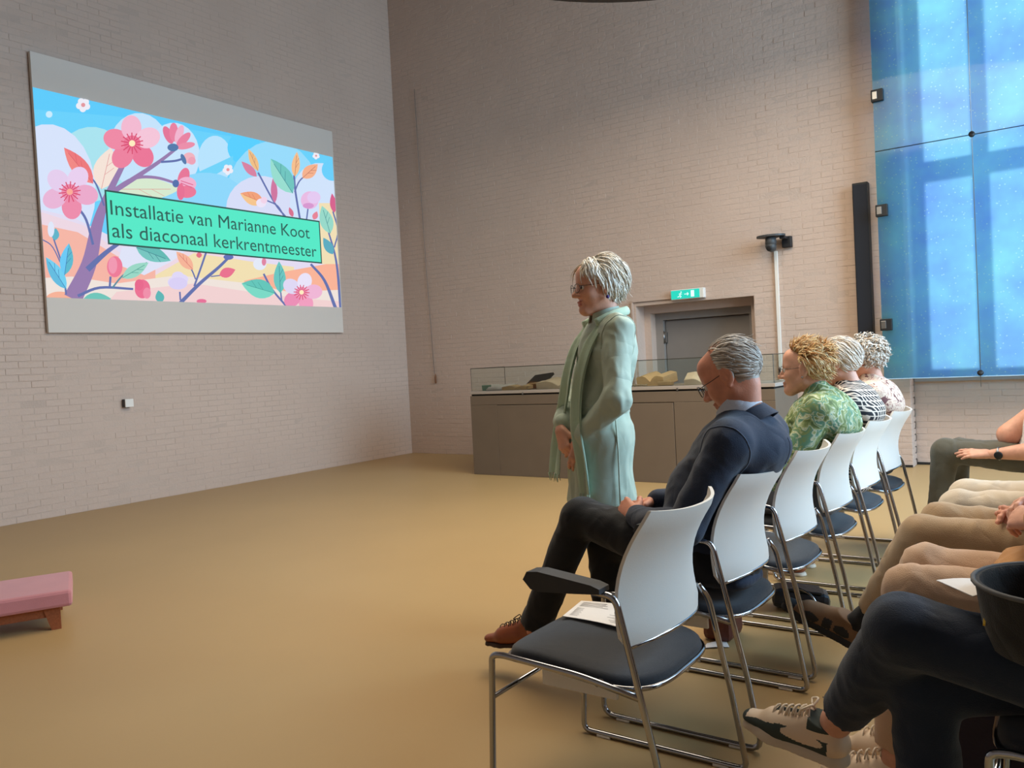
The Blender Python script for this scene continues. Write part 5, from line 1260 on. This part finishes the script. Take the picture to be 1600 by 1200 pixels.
    body_obj(r, base, parts, [M[skin], M['lip'], root_m or M['hairroot']], hf, head_region)
    if face: eyes(hf, r, base)
    if hairfn: hairfn(hf, r)
    if shoes: shoes(w, r, base)
    return r, w, hf, to
straight = {1: ((.43, .10, .53), (.42, .10, .10)), -1: ((.43, -.10, .53), (.42, -.10, .10))}
def plain_shoes(mu, ms, x=.42, l=.10, length=.25):
    def fn(w, r, base):
        for s in (-1, 1): make_shoe(r, base, w(x - .07, s * l, 0), w(x - .07 + length, s * (l + .01), 0), (0, 0, 1), M[mu], M[ms], None, .042, .07, .02, vox=.006)
    return fn

# the man in the navy jacket
hm_man = hair_mats('thin_grey', [(176, 164, 152), (150, 138, 126), (198, 190, 182)])
def man_hair(h, r):
    fl = lambda e: (-.9, .1 * e[1], -.55 if e[2] < .6 else -.1)
    hb = hair_mesh(h, hr_man, fl, 1400, .055, .005, .0042, 11, grav=.0, jit=.12, rad=(.100, .079, .091), cling=True)
    hb2 = hair_mesh(h, lambda v: v[2] > .55 and v[0] < .45, lambda e: (-.9, .15, 0), 90, .07, .010, .004, 12, grav=.1, jit=.2, rad=(.098, .077, .089)); hb.add(hb2.v, hb2.f, 2, True); hb.build('hair', hm_man, r).data.transform(Matrix.Translation(-r.location))
def man_extra(g, w):
    g.ell(w(-.155, .02, .482), (.045, .12, .028), .02, w.R); g.cone(w(-.02, .12, .56), w(-.13, .10, .485), .04, .025, .03)
manbase = (-1.12, 2.70, 0.0)
man_legs = {1: ((.475, .03, .645), (.665, .09, .235)), -1: ((.44, -.09, .52), (.42, -.06, .11))}
def man_shoes(w, r, base):
    make_shoe(r, base, w(.625, .085, .135), w(.925, .10, .105), w.d(.12, 0, 1), M['tanshoe'], M['brownsole'], M['brownsole'], .043, .078, .016, w=.018, r=.002, z0=.108, z1=.077)
    make_shoe(r, base, w(.345, -.06, 0), w(.635, -.055, 0), (0, 0, 1), M['tanshoe'], M['brownsole'], M['brownsole'], .043, .078, .018, w=.018, r=.002, z0=.108, z1=.077)
mr, mw, mh, mtop = seated('seated man in a navy jacket with bowed head and crossed legs', manbase, None, man_legs, M['navy'], M['blacktr'], ((-.128, 0, 1.165), .44, .05), man_hair, 'skin_m',
    {1: ((-.05, .275, .69), (.205, .095, .675)), -1: ((-.03, -.27, .70), (.20, -.085, .705))}, True, True, 1.0, man_shoes, back=-.315, belly=.015, wr_top=(.0055, (8, 8, 7), 4), top_name='jacket', head_region=hr_man, root_m=hm_man[1], sh_w=.185, extra=man_extra, chest=1.04,
    hand_args={1: ((.80, -.50, .25), (.15, .80, .55), (.2, -.3, 1), (.55, .6, .62, .66)), -1: ((.82, .55, -.15), (.45, -.25, .85), (.1, .8, .5), (.5, .55, .6, .65))}, hv=.0042)
nb = Fr(mw(-.164, 0, 1.026), mw.d(.80, 0, -.6), mw.d(0, 1, 0)); so_ = collar('shirt_collar', nb, mr, manbase, M['shirt'], .064, .076, .068, 2.8, .05)
nb = Fr(mw(-.190, 0, .988), mw.d(.86, 0, -.5), mw.d(0, 1, 0)); collar('jacket_collar', nb, mtop, manbase, M['navy'], .076, .098, .050, 2.35, .12)
for s in (1, -1): seam_ring('sleeve_seam', mtop, ring_pts(mw(-.172, s * .205, .955), mw.d(.10, s * .85, -.45), .10), manbase, M['seam'], mtop)
seam_ring('back_seam', mtop, [mw(-.40, 0, z_) for z_ in np.linspace(1.0, .80, 12)], manbase, M['seam'], mtop, .0015, False)
glasses(mh, mr, manbase, M['glassframe'], M['lens'])
for s, (e, q) in {1: ((-.05, .275, .69), (.205, .095, .675)), -1: ((-.03, -.27, .70), (.20, -.085, .705))}.items():
    d = nrmz(mw(*q) - mw(*e)); g = SDF(); g.cone(mw(*q) - d * .03, mw(*q) + d * .016, .038, .036, .0); g.half(mw(*q) + d * .016, d); garment('shirt_cuff', g, .004, M['shirt'], mr, manbase, None, 0)

# the three women farther along the front row
hg = hair_mats('ginger_blonde', [(218, 176, 118), (236, 212, 166), (186, 132, 78)])
def green_hair(h, r):
    fl = lambda e: (-.7, .3 * e[1], .35 if e[2] > .3 else -.7)
    hair_mesh(h, hr_short, fl, 1400, .048, lambda v: .026 if v[2] > .2 else .012, .0045, 21, grav=.1, jit=.32, taper=.05, seg=5).build('hair', hg, r).data.transform(Matrix.Translation(-r.location))
gbase = (-1.15, 3.965, 0.0)
gr_, gw, gh, gt = seated('seated woman in a green leafy blouse with spiky ginger hair', gbase, None, straight, M['leafy'], M['greytop'], ((-.055, 0, 1.145), -.02, .10), green_hair, 'skin', None, True, True, .78, plain_shoes('tanshoe', 'whitesole', .30), back=-.288, head_region=hr_short, root_m=hg[2], chest=1.05, bulge=True, wr_top=(.005, (11, 11, 9), 6))
glasses(gh, gr_, gbase, M['glassframe'], M['lens'])
e = MB(); e.lathe([(.001, -.004), (.004, -.003), (.005, 0), (.004, .003), (.001, .004)], gh(-.004, .088, -.034) - np.array(gbase), 8); e.build('earring', M['steel'], gr_)
hw = hair_mats('white_blonde', [(224, 210, 196), (206, 184, 162), (236, 228, 220)])
def sleek(h, r):
    fl = lambda e: (-.75, .25 * e[1], -.75 if e[2] < .75 else -.1)
    hair_mesh(h, hr_short, fl, 1300, .07, .012, .0052, 31, grav=.1, jit=.14, cling=True).build('hair', hw, r).data.transform(Matrix.Translation(-r.location))
hbase = (-1.15, 4.60, 0.0)
seated('seated woman in a black and white zigzag top with sleek white hair', hbase, None, {1: ((.43, .09, .53), (.17, .09, .13)), -1: ((.43, -.09, .53), (.20, -.10, .13))}, M['chevron'], M['chevron'], ((-.055, 0, 1.155), .12, .0), sleek, 'skin', None, True, True, .8, plain_shoes('tanshoe', 'whitesole', .20, .095), back=-.270, root_m=hw[1], bulge=True, bare=True, leg_name='skirt', vox=.008)
hc_ = hair_mats('curly_white', [(214, 204, 192), (190, 174, 158), (232, 226, 218)])
def curly(h, r):
    fl = lambda e: (-.3, .5 * e[1], -.6)
    hair_mesh(h, lambda v: hr_woman(v), fl, 800, .060, .020, .0065, 41, curl=1.1, grav=.2, jit=.5).build('hair', hc_, r).data.transform(Matrix.Translation(-r.location))
fbase = (-1.15, 5.23, 0.0)
seated('seated woman in a beige floral blouse with curly white hair at the row\'s far end', fbase, None, straight, M['floral'], M['darkskirt'], ((-.055, 0, 1.165), .05, .0), curly, 'skin', None, True, True, .8, plain_shoes('blackleather', 'brownsole'), back=-.262, root_m=hc_[1], bulge=True, bare=True, leg_name='skirt', vox=.008)

# ---------------------------------------------------------------- the second row, cut by the right edge
def panel_mi(P, F, q):
    """panels of the cream and dark green trainer, in the shoe's own coordinates"""
    o = q(0, 0, 0); d = q(1, 0, 0) - o; L = np.linalg.norm(d); d = d / L; u = nrmz(q(0, 0, 1) - o); C = P[F].mean(1) - o
    a = C @ d / L; z = C @ u; s = np.abs(C @ np.cross(u, d)); mi = np.zeros(len(F), int)
    top = np.where(a < .58, .064, .064 - (a - .58) * .085)
    dark = ((z < top) & (a > .14) & (a < .95)) | (a > .93); oval = ((a - .37) / .19) ** 2 + ((z - .052) / .0155) ** 2 < 1
    collar_ = (a < .34) & (z > .094 - .05 * a); tongue = (a > .28) & (a < .66) & (s < .011) & (z > .07)
    mi[(dark & ~oval) | collar_ | tongue] = 1; return mi
def e_shoes(w, r, base):
    make_shoe(r, base, w(.62, -.145, .185), w(.905, -.18, .225), w.d(-.05, .1, 1), [M['snk_cream'], M['snk_dark']], M['whitesole'], M['lace'], .050, .082, .030, name='trainer', mi=panel_mi, vox=.0026, n=6, r=.0032)
    make_shoe(r, base, w(.33, .02, 0), w(.62, .02, 0), (0, 0, 1), [M['snk_cream'], M['snk_dark']], M['whitesole'], M['lace'], .050, .082, .030, name='trainer', mi=panel_mi, vox=.005)
brown = hair_mats('brown', [(96, 76, 60), (120, 98, 78), (76, 60, 48)])
def simple_hair(h, r): hair_mesh(h, hr_short, lambda e: (-.7, .2 * e[1], -.7), 700, .06, .010, .0065, 51, grav=.1, jit=.15, cling=True).build('hair', brown, r).data.transform(Matrix.Translation(-r.location))
E_ = (0.10, 1.98, 0.0)
er, ew, eh, et = seated('person in dark jeans with crossed legs and cream trainers at the right edge', E_, None, {1: ((.43, .11, .635), (.640, -.13, .300), .80), -1: ((.42, .02, .50), (.40, .02, .10))}, M['greytop'], M['jeans'], None, simple_hair, 'skin', {1: ((-.02, .27, .72), (.10, .16, .80)), -1: ((-.02, -.27, .72), (.10, -.16, .80))}, True, False, 1.0, e_shoes, back=-.24, root_m=brown[0], top_name='pullover', wr_leg=(.0065, (7, 7, 7), 9), vox=.0075, hv=.006)
D_ = (0.10, 2.58, 0.0)
def d_shoes(w, r, base):
    for s in (-1, 1): make_shoe(r, base, w(.49, s * .09 + .09, 0), w(.77, s * .09 + .09, 0), (0, 0, 1), M['snk_cream'], M['whitesole'], M['lace'], .046, .07, .028, name='trainer', vox=.005)
seated('person in pale peach trousers and a tan jacket in the second row', D_, None, {1: ((.50, .19, .575), (.56, .18, .10), .86), -1: ((.49, -.01, .585), (.56, .0, .10), .86)}, M['tanjacket'], M['peach'], None, simple_hair, 'skin', {1: ((.0, .26, .70), (.20, .13, .78)), -1: ((.0, -.26, .70), (.20, -.13, .78))}, True, False, 1.0, d_shoes, back=-.24, root_m=brown[0], top_name='jacket', extra=lambda g, w: g.ell(w(.17, 0, .615), (.16, .20, .065), .03, w.R), hv=.006, wr_leg=(.0065, (8, 8, 8), 12))
C_ = (0.10, 3.17, 0.0)
def c_mi(P, F, q):
    o = q(0, 0, 0); d = q(1, 0, 0) - o; L = np.linalg.norm(d); d = d / L; u = nrmz(q(0, 0, 1) - o); C = P[F].mean(1) - o; a = C @ d / L; z = C @ u; mi = np.zeros(len(F), int)
    mi[(a > .80) | (((a - .60) / .10) ** 2 + ((z - .045) / .016) ** 2 < 1) | (((a - .24) / .09) ** 2 + ((z - .05) / .02) ** 2 < 1) | ((a > .36) & (a < .46) & (z < .07) & (z > .03))] = 1; return mi
def c_shoes(w, r, base):
    make_shoe(r, base, w(.825, -.08, .085), w(1.145, -.11, .215), w.d(-.36, .15, 1), [M['snk_tan'], M['snk_black']], M['snk_black'], None, .052, .085, .038, name='trainer', mi=c_mi, vox=.0045)
    make_shoe(r, base, w(.48, -.03, 0), w(.77, -.03, 0), (0, 0, 1), [M['snk_tan'], M['snk_black']], M['snk_black'], None, .052, .085, .038, name='trainer', mi=c_mi, vox=.006)
    g = SDF(); g.cone(w(.70, -.01, .36), w(.80, -.065, .225), .045, .040, .01); g.cone(w(.80, -.065, .225), w(.85, -.075, .18), .040, .040, .02); garment('sock', g, .006, M['blacksock'], r, base, (.002, (20, 20, 20), 2), 0)
seated('person in khaki trousers with clasped hands and a black sock in the second row', C_, None, {1: ((.575, .11, .585), (.755, -.035, .285)), -1: ((.53, -.05, .60), (.54, -.03, .12))}, M['bluetop'], M['khaki'], None, simple_hair, 'skin_m', {1: ((.03, .28, .70), (.235, .15, .655)), -1: ((.03, -.2, .70), (.235, .02, .67))}, True, False, 1.0, c_shoes, back=-.22, root_m=brown[0], top_name='shirt', hv=.006, wr_leg=(.006, (8, 8, 8), 15),
    hand_args={1: ((.82, -.45, .10), (.1, .85, .5), (.1, -.2, 1), (.35, .4, .5, .55)), -1: ((.85, .5, .0), (.3, -.5, .8), (.1, .5, .8), (.4, .5, .6, .6))})
B_ = (0.10, 3.92, 0.0)
seated('person in cream trousers in the second row', B_, None, {1: ((.555, .08, .545), (.50, .08, .12)), -1: ((.54, -.11, .56), (.50, -.11, .12))}, M['greytop'], M['cream'], None, simple_hair, 'skin', None, True, False, 1.0, plain_shoes('tanshoe', 'brownsole', .50), back=-.22, root_m=brown[0], top_name='pullover', hv=.006, wr_leg=(.006, (9, 9, 9), 18))
A_ = (-0.09, 5.42, 0.0)
ar, aw, ah, at_ = seated('person in olive trousers with a watch resting a hand on the knee', A_, None, {1: ((.595, .10, .60), (.655, .10, .12)), -1: ((.55, -.12, .58), (.60, -.12, .12))}, M['whitetop'], M['olive'], None, simple_hair, 'skin', {1: ((.10, .24, .63), (.355, .20, .60)), -1: ((.275, .05, .695), (.06, -.02, .93))}, True, False, .25, plain_shoes('blackleather', 'brownsole', .64), back=-.20, root_m=brown[0], hv=.006, wr_leg=(.006, (9, 9, 9), 21),
    hand_args={1: ((1, -.05, .03), (.1, .55, .85), (0, -.5, .8), (.12, .14, .16, .2)), -1: ((-.3, 0, 1), (1, 0, .3), (0, 1, 0), (.6, .7, .8, .8))}, extra=None)
wa = MB(); Bq = np.array(A_); d = nrmz(aw(.355, .20, .60) - aw(.10, .24, .63)); c_ = aw(.315, .206, .605); s1 = np.cross(d, (0, 0, 1.0)); s1 = nrmz(s1); s2 = np.cross(s1, d)
wa.tube([c_ - Bq + (s1 * math.cos(k * .449) + s2 * math.sin(k * .449)) * .033 for k in range(14)], .006, 6, closed=True); wo = wa.build('watch', M['steel'], ar)
nv = aw.d(.05, .95, -.15); Rm = Matrix((Vector(d), Vector(np.cross(nrmz(nv), d)), Vector(nrmz(nv)))).transposed()
wa = MB(); wa.lathe([(.02, 0), (.022, .002), (.022, .010), (.018, .012)], c_ - Bq + nrmz(nv) * .030, 18, rot=Rm); wa.build('watch_case', M['blackplastic'], wo)

# bag on the lap and loose papers at the right edge
bk = empty('bucket_bag', (-0.035, 1.86, 0.60)); tag(bk, 'dark fabric bucket bag on the lap at the right edge', 'bag'); M['bagcloth'] = cloth('dark_bag_fabric', (34, 32, 32), 0.1)
b = MB(); b.lathe([(.115, 0.03), (.135, .04), (.150, .09), (.160, .165), (.163, .168), (.163, .172), (.152, .172), (.148, .15), (.12, .06)], (0, 0, 0), 32); b.build('body', M['bagcloth'], bk)
b = MB(); b.tube([(.163 * math.cos(k * math.pi / 16), .163 * math.sin(k * math.pi / 16), .171) for k in range(32)], .005, 6, closed=True); b.build('rim', mat('grey_bag_binding', rgb(92, 92, 94), .8), bk)
b = MB(); b.box((-.140, -.055, .10), (.004, .028, .005), rot=Matrix.Rotation(.5, 3, 'X') @ Matrix.Rotation(.2, 3, 'Y')); b.build('tag', mat('yellow_tag', rgb(196, 160, 50), .7), bk)
sheet('folded_paper', 'folded white paper on the dark jeans in front of the bucket bag', [(-.275, 1.93, .735), (-.17, 1.99, .728), (-.155, 1.90, .722), (-.20, 1.86, .728)], .006)
sheet('folded_paper', 'white papers sticking out over the dark aubergine bag', [(-.22, 2.26, .36), (-.10, 2.26, .325), (-.03, 2.24, .30), (-.20, 2.24, .33)], .01)
db = empty('dark_bag', (-.19, 2.385, 0)); tag(db, 'dark aubergine bag standing on the floor behind the dark jeans', 'bag')
b = MB(); b.box((0, 0, .16), (.40, .105, .32), bev=.035); b.build('body', mat('aubergine_fabric', rgb(44, 34, 46), .8, bump=.2, bscale=90), db)
b = MB(); b.tube(smooth_path([(-.09, 0, .31), (-.06, 0, .38), (.06, 0, .38), (.09, 0, .31)], 5), .008, 6); b.build('handle', M['blackplastic'], db)
